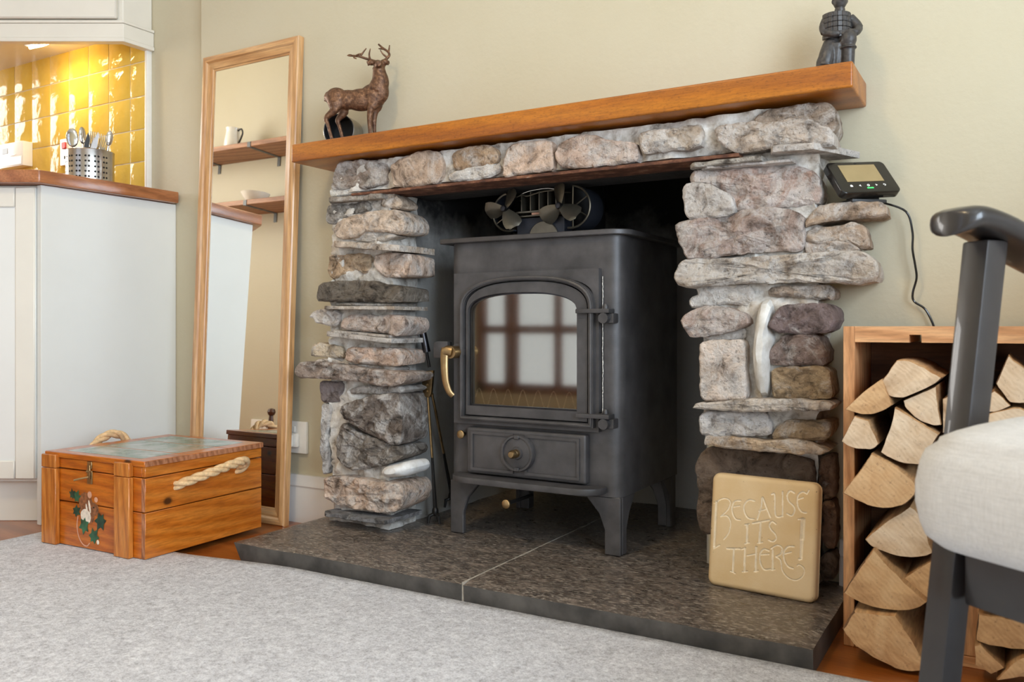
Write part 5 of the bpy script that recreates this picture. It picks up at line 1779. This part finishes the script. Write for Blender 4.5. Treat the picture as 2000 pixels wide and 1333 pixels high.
# warm strip lamp under the wall unit with its cable
lp = thing('under_cabinet_lamp', 'small glowing strip lamp under the wall cabinet', 'lamp', (-2.575, 1.52, 1.372))
obj('lamp_body', box(-.08, .08, -.012, .012, .010, .027, .002, 1), 'plastic', lp)
obj('tube', tube([(-.07, 0, .006), (0, 0, .003), (.07, 0, .006)], .004, 10), 'lamp', lp)
obj('cable', tube(smooth_pts([(.1, 0, .018), (.13, .04, .016), (.15, .08, .018), (.155, .12, .024)], 5), .0018, 6), 'blackiron', lp)
pl_ = bpy.data.lights.new('under_cabinet_glow', 'AREA')
pl_.shape = 'RECTANGLE'
pl_.size, pl_.size_y = .12, .008
pl_.energy = .48
pl_.color = (1, .80, .42)
po = bpy.data.objects.new('under_cabinet_glow', pl_)
COL.objects.link(po)
po.parent = lp
po.location = (0, 0, -.0025)

# perforated utensil pot
UO = (-2.305, 1.50, .9027)
up_ = thing('utensil_pot', 'perforated stainless steel cutlery pot on the worktop', 'utensil pot', UO)
obj('pot_wall', lathe([(0, .0005), (.0625, .0005), (.064, .002), (.064, .108), (.0648, .1095), (.0635, .1105), (.0622, .109), (.0622, .004), (0, .004)], 48), 'steel', up_)
pb = bm_new()
for cpos in (-150, -128, -106, -84, -62, -40, -18, 4):
    for pair in (-4, 4):
        for q in range(6):
            a = R(cpos + pair)
            nrm = Vector((math.cos(a), math.sin(a), 0))
            c = nrm * .0641 + Vector((0, 0, .016 + q * .0145))
            tg_ = Vector((-nrm.y, nrm.x, 0))
            ring = [pb.verts.new(c + tg_ * .0030 * math.cos(k * math.pi / 5) + Vector((0, 0, .0030 * math.sin(k * math.pi / 5)))) for k in range(10)]
            pb.faces.new(ring)
bmesh.ops.recalc_face_normals(pb, faces=pb.faces)
po_ = obj('perforation', pb, 'slot', up_, smooth=False)
po_['kind'] = 'stuff'


def spoon_bm(L=.2, bw=.019, bl=.055):
    b = bm_new()
    pts = [(0, 0, 0), (0, .002, L * .4), (0, 0, L - bl)]
    addbm(b, tube(smooth_pts(pts, 4), .0035, 8, flat=.45))
    addbm(b, ellipsoid((0, 0, L - bl / 2), (bw, .004, bl / 2), 16))
    return b


def fork_bm(L=.19):
    b = tube([(0, 0, 0), (0, .002, L * .45), (0, 0, L - .05)], .0033, 8, flat=.45)
    addbm(b, box(-.011, .011, -.001, .001, L - .052, L - .036, .0008, 1))
    for k in range(4):
        x = -.0095 + k * .0063
        addbm(b, tube([(x, 0, L - .038), (x, -.003, L - .015), (x, .001, L)], [.0017, .0016, .0008], 6))
    return b


def knife_bm(L=.18):
    b = tube([(0, 0, 0), (0, 0, L * .5)], .004, 8, flat=.4)
    addbm(b, prism([(-.007, L * .5), (.007, L * .5), (.008, L * .75), (.003, L - .01), (-.003, L), (-.007, L * .8)], -.0007, .0007, 'xz'))
    return b


def stick(name, b, mat_, dx, dy, lean, az, label, cat, rz=0):
    o = obj(name, b, mat_, loc=(UO[0] + dx, UO[1] + dy, UO[2] + .006))
    o.rotation_euler = (Matrix.Rotation(az, 3, 'Z') @ Matrix.Rotation(lean, 3, 'Y') @ Matrix.Rotation(rz, 3, 'Z')).to_euler()
    tag(o, label, cat, 'cutlery in the steel pot')


A_ = R(30)
stick('spoon', spoon_bm(.175, .017, .056), 'chrome', -.034, -.02, R(-5), A_, 'large serving spoon leftmost in the cutlery pot', 'spoon', .2)
stick('spoon', spoon_bm(.178, .011, .05), 'chrome', -.012, -.008, R(-3), A_, 'slim spoon next to the large serving spoon', 'spoon', .9)
stick('spoon', spoon_bm(.150, .009, .04), 'chrome', .0, .01, R(2), A_, 'short spoon in the middle of the cutlery pot', 'spoon', 1.1)
stick('knife', knife_bm(.158), 'matt_plastic', -.004, -.03, R(10), A_, 'black knife leaning to the right in the pot', 'knife', .4)
for k in range(3):
    stick('fork', fork_bm(.160 - .004 * k), 'chrome', .018 + .008 * k, -.012 + .004 * k, R(3 + 3 * k), A_, ['leftmost of three forks standing together in the pot', 'middle fork of three standing together in the pot', 'rightmost of three forks standing together in the pot'][k], 'fork', 1.2)
stick('knife', knife_bm(.165), 'chrome', .004, -.038, R(21), A_, 'steel knife sticking out furthest right of the pot', 'knife', .3)
stick('spoon', spoon_bm(.168, .010, .045), 'chrome', .03, .018, R(8), A_, 'spoon behind the forks at the right of the pot', 'spoon', .6)

# heating programmer and cooker switch on the tiles
t = thing('heating_programmer', 'white heating programmer with small grey display on tiles', 'thermostat', (-2.915, 1.6435, 1.046))
hb_ = obj('case', box(-.072, .072, -.034, 0, 0, .082, .003, 2), 'plastic', t)
obj('display', box(-.05, -.018, -.0352, -.0335, .047, .066), 'lcd_grey', t, smooth=False)
obj('flap', box(-.066, .066, -.0355, -.0335, .004, .032, .0008, 1), 'plastic', t)
obj('button', box(.0, .03, -.036, -.0335, .036, .041, .0005, 1), 'plastic', t)
t = thing('cooker_switch', 'white cooker switch with red rocker behind the cutlery pot', 'switch', (-2.598, 1.6435, 1.03))
obj('plate', box(-.073, .073, -.011, 0, 0, .086, .003, 2), 'plastic', t)
obj('rocker', box(-.058, -.036, -.016, -.0105, .052, .074, .002, 1), 'red', t)
obj('socket_slot', box(-.05, -.044, -.0115, -.0105, .02, .03), 'slot', t, smooth=False)

# unseen ceiling lamp, added as warm fill to yellow the shaded walls
cl_ = thing('fill_lamp', 'unseen round ceiling lamp added as warm fill light', 'lamp', (-.9, -.1, 2.399))
obj('base', lathe([(0, 0), (.17, 0), (.17, -.02), (.165, -.022), (0, -.022)], 40), 'plastic', cl_)
obj('opal_shade', lathe([(.16, -.023), (.15, -.05), (.11, -.075), (.05, -.088), (0, -.09)], 40), 'opal', cl_)
gl_ = bpy.data.lights.new('fill_lamp_glow', 'AREA')
gl_.shape = 'DISK'
gl_.size = .3
gl_.energy = 8
gl_.color = (1, .76, .42)
go_ = bpy.data.objects.new('fill_lamp_glow', gl_)
COL.objects.link(go_)
go_.parent = cl_
go_.location = (0, 0, -.094)

# ------------------------------------------------------------------ leaning mirror
mr = thing('leaning_mirror', 'tall pine framed mirror leaning on wall between kitchen and fireplace', 'mirror', (-1.7735, 1.5555, .0))
mr.rotation_euler = (R(-2.45), 0, 0)
WM, HM = .183, 1.262
prof = [(0, .02), (0, .003), (.0025, 0), (.010, -.0015), (.016, -.001), (.020, .0035), (.031, .006), (.036, .0068), (.0375, .0095), (.042, .0105), (.042, .02)]


def mitre(side):
    cs = [(-WM, 0), (WM, 0), (WM, HM), (-WM, HM)]
    inn = [(1, 1), (-1, 1), (-1, -1), (1, -1)]
    a, c = side, (side + 1) % 4
    b = bm_new()
    R0 = [b.verts.new((cs[a][0] + inn[a][0] * w, y, cs[a][1] + inn[a][1] * w)) for w, y in prof]
    R1 = [b.verts.new((cs[c][0] + inn[c][0] * w, y, cs[c][1] + inn[c][1] * w)) for w, y in prof]
    n = len(prof)
    for i in range(n):
        j = (i + 1) % n
        b.faces.new((R0[i], R0[j], R1[j], R1[i]))
    b.faces.new(R0[::-1])
    b.faces.new(R1)
    bmesh.ops.recalc_face_normals(b, faces=b.faces)
    return b


for s_, nm, mt_ in ((0, 'frame_rail', 'frame_x'), (1, 'frame_stile', 'frame_z'), (2, 'frame_rail', 'frame_x'), (3, 'frame_stile', 'frame_z')):
    obj(nm, mitre(s_), mt_, mr, ang=25)
obj('mirror_glass', box(-WM + .0415, WM - .0415, .012, .015, .0415, HM - .0415), 'mirror', mr, smooth=False)
obj('backing_board', box(-WM + .03, WM - .03, .0152, .019, .03, HM - .03), 'shelf', mr, smooth=False)

# ------------------------------------------------------------------ painted pine chest
ct = thing('pine_chest', 'varnished pine chest with rope handles and painted mouse', 'chest', (-1.757, 1.316, .0125), R(2.2))
X, Y = .167, .168
# front
for z0, z1 in ((0, .0975), (.0995, .1715)):
    obj('front_board', box(-X + .011, X - .011, -Y, -Y + .016, z0, z1, .0012, 1), 'pine', ct)
    obj('back_board', box(-X + .011, X - .011, Y - .016, Y, z0, z1, .0012, 1), 'pine', ct)
    for sx in (-1, 1):
        sb = obj('side_board', box(min(sx * X, sx * (X - .011)), max(sx * X, sx * (X - .011)), -Y, Y, z0, z1, .0012, 1), 'pine_y', ct)
        obj('end_grain', box(min(sx * (X - .0008), sx * (X - .0102)), max(sx * (X - .0008), sx * (X - .0102)), -Y - .0006, -Y + .004, z0 + .001, z1 - .001), 'pine_end', sb, smooth=False)
lid = obj('lid', box(-X + .011, X - .011, -Y, -Y + .016, .1735, .196, .0012, 1), 'pine', ct)
obj('lid_back', box(-X + .011, X - .011, Y - .016, Y, .1735, .196, .0012, 1), 'pine', lid)
for sx in (-1, 1):
    obj('lid_side', box(min(sx * X, sx * (X - .011)), max(sx * X, sx * (X - .011)), -Y, Y, .1735, .196, .0012, 1), 'pine_y', lid)
for y0, y1 in ((-.172, -.0575), (-.0560, .0565), (.058, .172)):
    lb_ = obj('lid_board', box(-X - .003, X + .003, y0, y1, .1962, .2085, .0014, 1), 'pine', lid)
    obj('painted_scene', box(-.128, .128, y0 + (.025 if y0 < -.1 else .0015), y1 - (.025 if y1 > .1 else .0015), .2083, .2088), 'p_scene', lb_, smooth=False)
obj('lid_edge', box(X + .0028, X + .0036, -.17, .17, .1968, .2078), 'pine_end', lid, smooth=False)
obj('lid_edge', box(-X - .0036, -X - .0028, -.17, .17, .1968, .2078), 'pine_end', lid, smooth=False)
# battens
for x0, x1 in ((-.170, -.119), (.082, .131)):
    obj('batten', box(x0, x1, -Y - .0125, -Y - .0004, -.0005, .1722, .0015, 1), 'pine_z', ct)
    obj('lid_batten', box(x0, x1, -Y - .0125, -Y - .0004, .1732, .203, .0015, 1), 'pine_z', lid)


# clasp
def front_xz(zx, zy):
    s_ = (zx - 275) / 760
    bot, tp_ = 880 + 100 * s_, 270 + 55 * s_
    return (-X + 2 * X * s_, .2085 * (bot - zy) / (bot - tp_))


cx, cz = front_xz(625, 415)
cl = join(box(cx - .009, cx + .009, -Y - .0022, -Y - .0003, cz - .024, cz + .006, .001, 1), box(cx - .008, cx + .008, -Y - .0025, -Y - .0003, cz + .010, cz + .026, .001, 1),
          box(cx - .005, cx + .005, -Y - .005, -Y - .002, cz - .012, cz + .018, .001, 1), tube([(cx - .006, -Y - .004, cz + .004), (cx + .006, -Y - .004, cz + .004)], .0028, 8))
clo = obj('clasp', cl, 'brass', ct)
obj('peg', tube([(cx, -Y - .004, cz - .008), (cx - .012, -Y - .018, cz - .011), (cx - .022, -Y - .024, cz - .014)], .0022, 8), 'brass', clo)


def rope(path, r, name, turns=38):
    P_ = smooth_pts(path, 14)
    T_ = []
    L = 0
    strands = [[], [], []]
    n0 = Vector((0, 0, 1))
    for i, p in enumerate(P_):
        t_ = (P_[min(i + 1, len(P_) - 1)] - P_[max(i - 1, 0)]).normalized()
        if i:
            L += (p - P_[i - 1]).length
        u_ = (n0 - t_ * n0.dot(t_))
        if u_.length < 1e-4:
            u_ = Vector((1, 0, 0))
        u_.normalize()
        n0 = u_
        w_ = t_.cross(u_)
        for k in range(3):
            a = L * turns * 2 + k * 2 * math.pi / 3
            strands[k].append(p + (u_ * math.cos(a) + w_ * math.sin(a)) * r * .55)
    return obj(name, join(*[tube(s, r * .54, 8) for s in strands]), 'rope', ct, ang=70)


rope([(.158, -.088, .143), (.172, -.083, .147), (.190, -.055, .157), (.203, -.01, .168), (.207, .035, .176), (.203, .072, .179), (.192, .092, .172), (.176, .094, .158), (.158, .090, .148)], .0105, 'rope_handle')
rope([(-.158, -.06, .15), (-.175, -.055, .165), (-.188, -.035, .20), (-.190, .0, .222), (-.190, .035, .222), (-.186, .06, .20), (-.172, .07, .17), (-.158, .07, .155)], .0105, 'rope_handle')


# painted decoration: flat brushwork on the front boards
def flat(name, pts, mat_, lift=.0004):
    b = bm_new()
    yv = -Y - lift
    f = b.faces.new([b.verts.new((p[0], yv, p[1])) for p in pts])
    if f.normal.y > 0 or f.calc_area() and (f.normal_update() or f.normal.y > 0):
        f.normal_flip()
    return obj(name, b, mat_, ct, smooth=False)


def blob(zx, zy, rx, ry, n=18, a=0, seed=0):
    c = front_xz(zx, zy)
    k = 2 * X / 760
    out = []
    for i in range(n):
        q = 2 * math.pi * i / n
        w = 1 + .08 * noise.noise((math.cos(q) * 2, math.sin(q) * 2, seed))
        x, z = rx * math.cos(q) * w, ry * math.sin(q) * w
        out.append((c[0] + (x * math.cos(a) - z * math.sin(a)) * k, c[1] + (x * math.sin(a) + z * math.cos(a)) * k * .8))
    return out


flat('painted_mouse', blob(600, 650, 58, 100, 24, R(14), 1), 'p_brown', .0004)
flat('painted_mouse', blob(650, 655, 44, 42, 18, 0, 2), 'p_brown', .0005)
flat('painted_belly', blob(592, 705, 40, 46, 18, R(20), 3), 'p_white', .0006)
flat('painted_stripe', blob(622, 640, 8, 42, 12, R(10), 4), 'p_white', .0007)
flat('painted_stripe', blob(600, 655, 7, 34, 12, R(10), 5), 'p_white', .0007)
flat('painted_ear', blob(622, 560, 17, 22, 14, 0, 6), 'p_pink', .0006)
flat('painted_ear', blob(672, 592, 14, 17, 14, 0, 7), 'p_pink', .0006)
flat('painted_eye', blob(655, 645, 5, 6, 10, 0, 7), 'slot', .0008)
tail = [front_xz(*p) for p in ((530, 705), (522, 770), (535, 840), (565, 890), (600, 905), (622, 885))]
tp2 = smooth_pts([(p[0], -Y - .0006, p[1]) for p in tail], 6)
obj('painted_tail', tube(tp2, .0016, 6, flat=.3), 'p_pink', ct)


def leaf(zx, zy, s, a, m_):
    c = front_xz(zx, zy)
    k = 2 * X / 760 * s
    sh_ = [(0, 1.0), (.28, .45), (.75, .5), (.5, .0), (.62, -.5), (.2, -.45), (0, -.8), (-.2, -.45), (-.62, -.5), (-.5, 0), (-.75, .5), (-.28, .45)]
    ca_, sa_ = math.cos(a), math.sin(a)
    flat('painted_leaf', [(c[0] + (x * ca_ - z * sa_) * k, c[1] + (x * sa_ + z * ca_) * k) for x, z in sh_], m_, .0009)


for q in ((485, 560, 32, R(10), 'p_green2'), (520, 575, 40, R(-25), 'p_green'), (518, 672, 40, R(-60), 'p_green2'), (580, 765, 52, R(170), 'p_green'), (708, 735, 56, R(150), 'p_green2'), (655, 838, 50, R(-40), 'p_green')):
    leaf(*q)
flat('painted_flower', blob(688, 876, 11, 15, 10, 0, 8), 'p_white', .001)

# ------------------------------------------------------------------ wall socket with charger behind the mirror
so = thing('wall_socket', 'white double wall socket half hidden by the mirror', 'socket', (-1.647, 1.6295, .177))
obj('plate', box(-.073, .073, -.010, 0, 0, .083, .003, 2), 'plastic', so)
for x in (-.02, .03):
    obj('switch', box(x - .006, x + .006, -.013, -.0095, .055, .070, .001, 1), 'plastic', so)
pg = thing('usb_charger', 'white usb charger plugged into the wall socket', 'charger', (-1.615, 1.619, .194))
obj('plug', box(-.024, .020, -.012, -.0005, 0, .036, .004, 2), 'plastic', pg)
obj('charger_block', box(-.030, .012, -.033, -.012, .001, .034, .006, 3), 'plastic', pg)
obj('cable', tube(smooth_pts([(-.014, -.024, .034), (-.014, -.025, .052), (-.019, -.024, .072), (-.030, -.022, .085)], 5), .0025, 8), 'plastic', pg)

# ------------------------------------------------------------------ stag figurine
st_ = thing('stag_figurine', 'bronze stag figurine with branching antlers on the mantel', 'figurine', (-1.344, 1.553, .9418), R(27))


def chain(pts, rs, n=10):
    return tube(smooth_pts(pts, 4), [rs[min(len(rs) - 2, i // 4)] + (rs[min(len(rs) - 1, i // 4 + 1)] - rs[min(len(rs) - 2, i // 4)]) * ((i % 4) / 4) for i in range((len(pts) - 1) * 4 + 1)], n)


sb = bm_new()
# trunk: deep chest, tucked belly, rounded rump
addbm(sb, ellipsoid((.038, 0, .112), (.032, .021, .030), 18))
addbm(sb, ellipsoid((.010, 0, .104), (.042, .0195, .027), 18))
addbm(sb, ellipsoid((-.022, 0, .105), (.036, .0185, .0235), 18))
addbm(sb, ellipsoid((-.050, 0, .110), (.027, .0195, .0245), 18))
addbm(sb, ellipsoid((.056, -.002, .122), (.021, .018, .028), 16))
addbm(sb, chain([(-.070, 0, .122), (-.075, 0, .113), (-.076, 0, .102)], [.006, .006, .003], 8))
# neck with heavy mane, head turned towards the room
addbm(sb, chain([(.048, 0, .125), (.056, -.003, .145), (.055, -.006, .163), (.053, -.008, .178)], [.024, .0215, .017, .0135], 14))
addbm(sb, ellipsoid((.053, -.012, .183), (.0115, .014, .0115), 14))
addbm(sb, chain([(.054, -.014, .183), (.058, -.028, .180), (.060, -.037, .178)], [.0095, .0075, .0055], 12))
for sx in (-1, 1):
    addbm(sb, chain([(.053 + sx * .008, -.010, .187), (.053 + sx * .017, -.012, .189), (.053 + sx * .026, -.014, .186)], [.004, .0085, .003], 8))
# hind legs: haunch, knee against the belly, hock behind, near-vertical shank
for sy, dx in ((-1, 0), (1, .022)):
    y = sy * .011
    addbm(sb, ellipsoid((-.050 + dx * .4, y, .098), (.019, .010, .024), 14))
    addbm(sb, chain([(-.052 + dx * .5, y, .095), (-.052 + dx * .8, y, .078), (-.072 + dx, y, .060), (-.068 + dx, y, .045), (-.060 + dx, y, .016), (-.056 + dx, y, .006)], [.014, .0105, .0062, .0046, .0042, .0046], 10))
    addbm(sb, chain([(-.058 + dx, y, .006), (-.051 + dx, y, .003)], [.0048, .0038], 8))
# front legs
for sy, dx in ((-1, 0), (1, .006)):
    y = sy * .010
    addbm(sb, ellipsoid((.040 + dx, y, .100), (.014, .009, .024), 14))
    addbm(sb, chain([(.037 + dx, y, .088), (.033 + dx, y, .070), (.032 + dx, y, .052), (.033 + dx, y, .028), (.034 + dx, y, .006)], [.0105, .0075, .0062, .0046, .0048], 10))
    addbm(sb, chain([(.034 + dx, y, .006), (.040 + dx, y, .003)], [.0048, .0036], 8))
remeshed('body', sb, 'bronze', st_, .0021, 3)
# antlers
def antler(pts, r0, r1, tines, nm='antler'):
    n_ = (len(pts) - 1) * 4 + 1
    b = tube(smooth_pts(pts, 4), [r0 + (r1 - r0) * i / (n_ - 1) for i in range(n_)], 8)
    for tp in tines:
        k = (len(tp) - 1) * 3 + 1
        addbm(b, tube(smooth_pts(tp, 3), [r0 * .8 * (1 - .6 * i / (k - 1)) for i in range(k)], 7))
    return obj(nm, b, 'bronze', st_, ang=70)


antler([(.046, -.008, .192), (.025, -.012, .198), (.006, -.016, .203), (-.017, -.016, .205)], .0036, .0022,
       [[(.033, -.012, .197), (.033, -.018, .207), (.036, -.02, .219)], [(.010, -.015, .202), (.018, -.016, .212), (.025, -.014, .222)], [(.0, -.016, .203), (.008, -.02, .206), (.014, -.022, .207)], [(-.004, -.016, .204), (-.003, -.018, .199), (.003, -.02, .196)], [(-.010, -.016, .205), (-.016, -.014, .207), (-.021, -.012, .206)]])
antler([(.060, -.008, .192), (.071, -.004, .199), (.077, 0, .210), (.072, .002, .219), (.060, .003, .228), (.050, .004, .237)], .0036, .0022,
       [[(.073, -.002, .203), (.064, -.008, .209), (.058, -.012, .218)], [(.075, 0, .214), (.076, .002, .224), (.077, .003, .234)], [(.064, .003, .225), (.056, .004, .226), (.050, .006, .227)]])

# black enamel cup lying on its side behind the stag
cp = thing('tin_cup', 'dark lined metal cup lying on its side behind the stag', 'cup', (-1.415, 1.585, .9425), R(18))
rr = .040
oc = lathe([(0, .062), (rr - .004, .062), (rr, .058), (rr, 0), (rr - .001, -.001), (rr - .003, 0), (rr - .003, .056), (0, .058)], 40, 'y', (0, -.03, rr))
for f in oc.faces:
    c = f.calc_center_median()
    f.material_index = 1 if math.hypot(c.x, c.z - rr) < rr - .0012 and c.y < .027 else 0
obj('cup_body', oc, None, cp, mats=['steel', 'matt_plastic'])

# ------------------------------------------------------------------ kneeling clay soldier
kn = thing('kneeling_statue', 'dark clay kneeling soldier statue at the right end of mantel', 'figurine', (-.262, 1.556, .9418), R(24))
kn.scale = (.94, .94, .94)
kb = bm_new()
addbm(kb, chain([(-.004, .004, .072), (-.002, .003, .092), (.002, .002, .108)], [.021, .0245, .017], 16))            # torso
addbm(kb, chain([(.003, .001, .108), (.003, 0, .122)], [.010, .0085], 12))
addbm(kb, ellipsoid((.003, -.001, .137), (.0125, .0135, .0165), 18))                                                   # head
addbm(kb, ellipsoid((.003, -.0135, .136), (.0025, .004, .004), 8))                                                     # nose
addbm(kb, ellipsoid((.006, .004, .156), (.006, .006, .006), 10))                                                       # top-knot
for sx in (-1, 1):
    addbm(kb, ellipsoid((.003 + sx * .0125, .001, .137), (.0025, .004, .005), 8))
addbm(kb, chain([(.020, .002, .106), (.031, -.002, .092), (.034, -.006, .084)], [.010, .0095, .0085], 12))             # arms
addbm(kb, chain([(.034, -.006, .084), (.026, -.018, .073), (.012, -.020, .074)], [.0085, .0072, .0055], 12))
addbm(kb, ellipsoid((.010, -.021, .074), (.0055, .005, .0045), 10))
for q in range(4):
    addbm(kb, chain([(.009, -.021, .0765 - q * .002), (.002, -.023, .0765 - q * .002), (-.001, -.021, .076 - q * .002)], [.0016, .0016, .0013], 6))
addbm(kb, chain([(-.020, .003, .104), (-.026, 0, .090), (-.025, -.006, .078)], [.0095, .0085, .0075], 12))
addbm(kb, chain([(-.025, -.006, .078), (-.015, -.018, .072), (-.003, -.021, .071)], [.0075, .0065, .005], 12))
addbm(kb, ellipsoid((-.004, .004, .062), (.022, .017, .015), 16))                                                      # skirt
addbm(kb, chain([(.006, 0, .060), (.012, -.016, .063), (.013, -.020, .058)], [.014, .0135, .013], 14))                 # raised knee
addbm(kb, chain([(.013, -.019, .058), (.013, -.018, .03), (.013, -.018, .006)], [.0125, .0115, .0105], 14))
addbm(kb, chain([(.013, -.018, .006), (.013, -.032, .005)], [.0075, .006], 10))
addbm(kb, chain([(-.012, 0, .056), (-.022, -.008, .034), (-.026, -.010, .014)], [.016, .015, .013], 14))               # kneeling thigh
addbm(kb, chain([(-.026, -.010, .012), (-.020, .010, .009), (-.012, .028, .009)], [.011, .010, .008], 12))
addbm(kb, ellipsoid((-.028, -.008, .010), (.014, .012, .010), 12))
addbm(kb, chain([(-.004, -.004, .055), (-.006, -.004, .03), (-.006, 0, .006)], [.018, .016, .013], 12))
addbm(kb, ellipsoid((.013, -.020, .060), (.0145, .014, .0165), 14))
addbm(kb, chain([(.013, -.020, .046), (.013, -.020, .043)], [.0145, .0145], 14))
addbm(kb, chain([(-.018, -.004, .04), (-.027, -.008, .02), (-.032, -.008, .008)], [.015, .015, .010], 12))
kbo = remeshed('body', kb, 'clay', kn, .0016, 3)
ab_ = bm_new()
for q in range(5):
    for k in range(9):
        a = R(-165 + k * 19)
        z = .070 + q * .0095
        r_ = .0235 + .002 * math.sin((q + .5) / 5 * math.pi)
        c = Vector((-.003 + math.cos(a) * r_, .003 + math.sin(a) * r_, z))
        addbm(ab_, rot(mv(box(-.0041, .0041, -.0014, .0014, -.0046, .0046, .0008, 1), *c), a + R(90), 'Z', c))
obj('armour_plates', ab_, 'clay', kbo)

# ------------------------------------------------------------------ smart energy display on a jutting stone
dp = thing('smart_display', 'black smart energy display with dim screen on jutting stone', 'display', (-.221, 1.558, .7165))
mtx = Matrix.Rotation(R(40), 4, 'Z') @ Matrix.Rotation(R(-38), 4, 'X') @ Matrix.Rotation(R(-5), 4, 'Y')


def dx_(b):
    return xf(b, Matrix.Translation((-.003, 0, .0425)) @ mtx @ Matrix.Scale(.98, 4))


def rrect(w, h, r, n=6):
    p = []
    for cx_, cz_, a0 in ((w - r, h - r, 0), (-w + r, h - r, 90), (-w + r, -h + r, 180), (w - r, -h + r, 270)):
        for i in range(n + 1):
            a = R(a0 + 90 * i / n)
            p.append((cx_ + r * math.cos(a), cz_ + r * math.sin(a)))
    return p


cs_ = obj('case', dx_(prism(rrect(.0575, .039, .010), -.006, .009, 'xz', .0025, 3)), 'black_plastic', dp)
obj('screen', dx_(box(-.037, .035, -.0066, -.0058, -.012, .030)), 'lcd', dp, smooth=False)
ic = bm_new()
for i, kx in enumerate((-.034, -.017, -.001, .015, .031)):
    if i == 0:
        addbm(ic, prism([(kx - .0022, -.024), (kx + .0022, -.024), (kx + .0022, -.0212), (kx, -.0192), (kx - .0022, -.0212)], -.0067, -.006, 'xz'))
    elif i in (1, 3):
        s_ = 1 if i == 1 else -1
        addbm(ic, prism([(kx - .002 * s_, -.0217), (kx + .0016 * s_, -.0196), (kx + .0006 * s_, -.0217), (kx + .0016 * s_, -.0238)], -.0067, -.006, 'xz'))
    elif i == 2:
        addbm(ic, tube([(kx + .002 * math.cos(a), -.0064, -.0217 + .002 * math.sin(a)) for a in [q * math.pi / 6 for q in range(12)]], .0005, 5, closed=True))
    else:
        addbm(ic, tube([(kx - .002, -.0064, -.0202), (kx + .001, -.0064, -.0202), (kx + .002, -.0064, -.0218), (kx + .001, -.0064, -.0234), (kx - .001, -.0064, -.0234)], .0005, 5))
        addbm(ic, prism([(kx - .0026, -.0202), (kx - .0008, -.0190), (kx - .0008, -.0214)], -.0067, -.006, 'xz'))
obj('icons', dx_(ic), 'icon', dp, smooth=False)
obj('led_bar', dx_(box(-.006, .006, -.0068, -.0058, -.0292, -.0272)), 'green_led', dp, smooth=False)
obj('logo', dx_(box(-.002, .002, -.0066, -.006, .0335, .0355)), 'matt_plastic', dp, smooth=False)
obj('stand', rot(join(box(-.032, .032, -.018, .03, .0, .006, .002, 2), box(-.03, .03, .0, .006, .004, .032, .002, 1)), R(40), 'Z'), 'matt_plastic', dp)
cb = [(-.195, 1.60, .722), (-.160, 1.606, .705), (-.150, 1.608, .67), (-.150, 1.610, .64), (-.146, 1.612, .612), (-.144, 1.613, .59), (-.150, 1.615, .565), (-.148, 1.617, .55), (-.130, 1.618, .535), (-.116, 1.620, .50), (-.112, 1.622, .46)]
cb = [(p[0] + .221, p[1] - 1.558, p[2] - .7165) for p in cb]
obj('cable', tube(smooth_pts(cb, 6), .0019, 8), 'black_plastic', dp)

# ------------------------------------------------------------------ things the mirror shows: shelves on the opposite wall
def shelf(z, label):
    t = thing('wall_shelf', label, 'shelf', (-3.52, .001, z), group='rustic shelves on the opposite wall')
    obj('board', box(-.52, .55, 0, .21, 0, .026, .002, 1), 'shelf', t)
    for x in (-.30, .16):
        br_ = join(box(x - .010, x + .010, 0, .003, -.05, 0), box(x - .010, x + .010, 0, .20, -.003, 0), box(x - .011, x + .011, .2095, .2125, -.003, .024))
        obj('bracket', br_, 'bracket', t, smooth=False)
    return t


shelf(1.549, 'upper rustic plank shelf with jug, seen in the mirror')
shelf(1.247, 'lower rustic plank shelf with bowl, seen in the mirror')
jg = thing('milk_jug', 'white enamel jug with dark handle on the upper shelf', 'jug', (-3.59, .12, 1.5752))
obj('jug_body', lathe([(0, .001), (.044, .001), (.046, .004), (.043, .05), (.038, .085), (.036, .108), (.040, .120), (.038, .120), (.034, .108), (.036, .085), (.041, .05), (.043, .006), (0, .005)], 32), 'china', jg)
obj('jug_handle', tube(smooth_pts([(.036, 0, .105), (.060, 0, .112), (.072, 0, .09), (.062, 0, .06), (.045, 0, .035)], 6), .0045, 8), 'darksteel', jg)
bw_ = obj('bowl', lathe([(0, .001), (.035, .001), (.038, .004), (.060, .03), (.075, .055), (.0725, .055), (.057, .032), (.034, .008), (0, .006)], 36), 'china', loc=(-3.39, .12, 1.2732))
tag(bw_, 'white china bowl standing on the lower shelf', 'bowl')
sk = thing('double_socket', 'white double socket low on the wall, seen in the mirror', 'socket', (-3.36, .0005, .072))
obj('plate', box(-.073, .073, 0, .010, 0, .086, .003, 2), 'plastic', sk)
for x in (-.012, .012):
    obj('switch', box(x - .006, x + .006, .0095, .013, .045, .065, .001, 1), 'plastic', sk)
for x in (-.045, .045):
    obj('pin_slot', join(box(x - .003, x + .003, .0098, .0105, .045, .055), box(x - .014, x - .008, .0098, .0105, .025, .029), box(x + .008, x + .014, .0098, .0105, .025, .029)), 'slot', sk, smooth=False)
wp = obj('wooden_post', lathe([(0, .001), (.030, .001), (.030, .012), (.018, .020), (.013, .05), (.015, .11), (.012, .17), (.010, .188), (.016, .193), (.021, .207), (.016, .221), (0, .226)], 24), 'dark_wood', loc=(-3.195, .1, 0))
tag(wp, 'dark turned wooden post with ball top, seen in the mirror', 'wooden post')
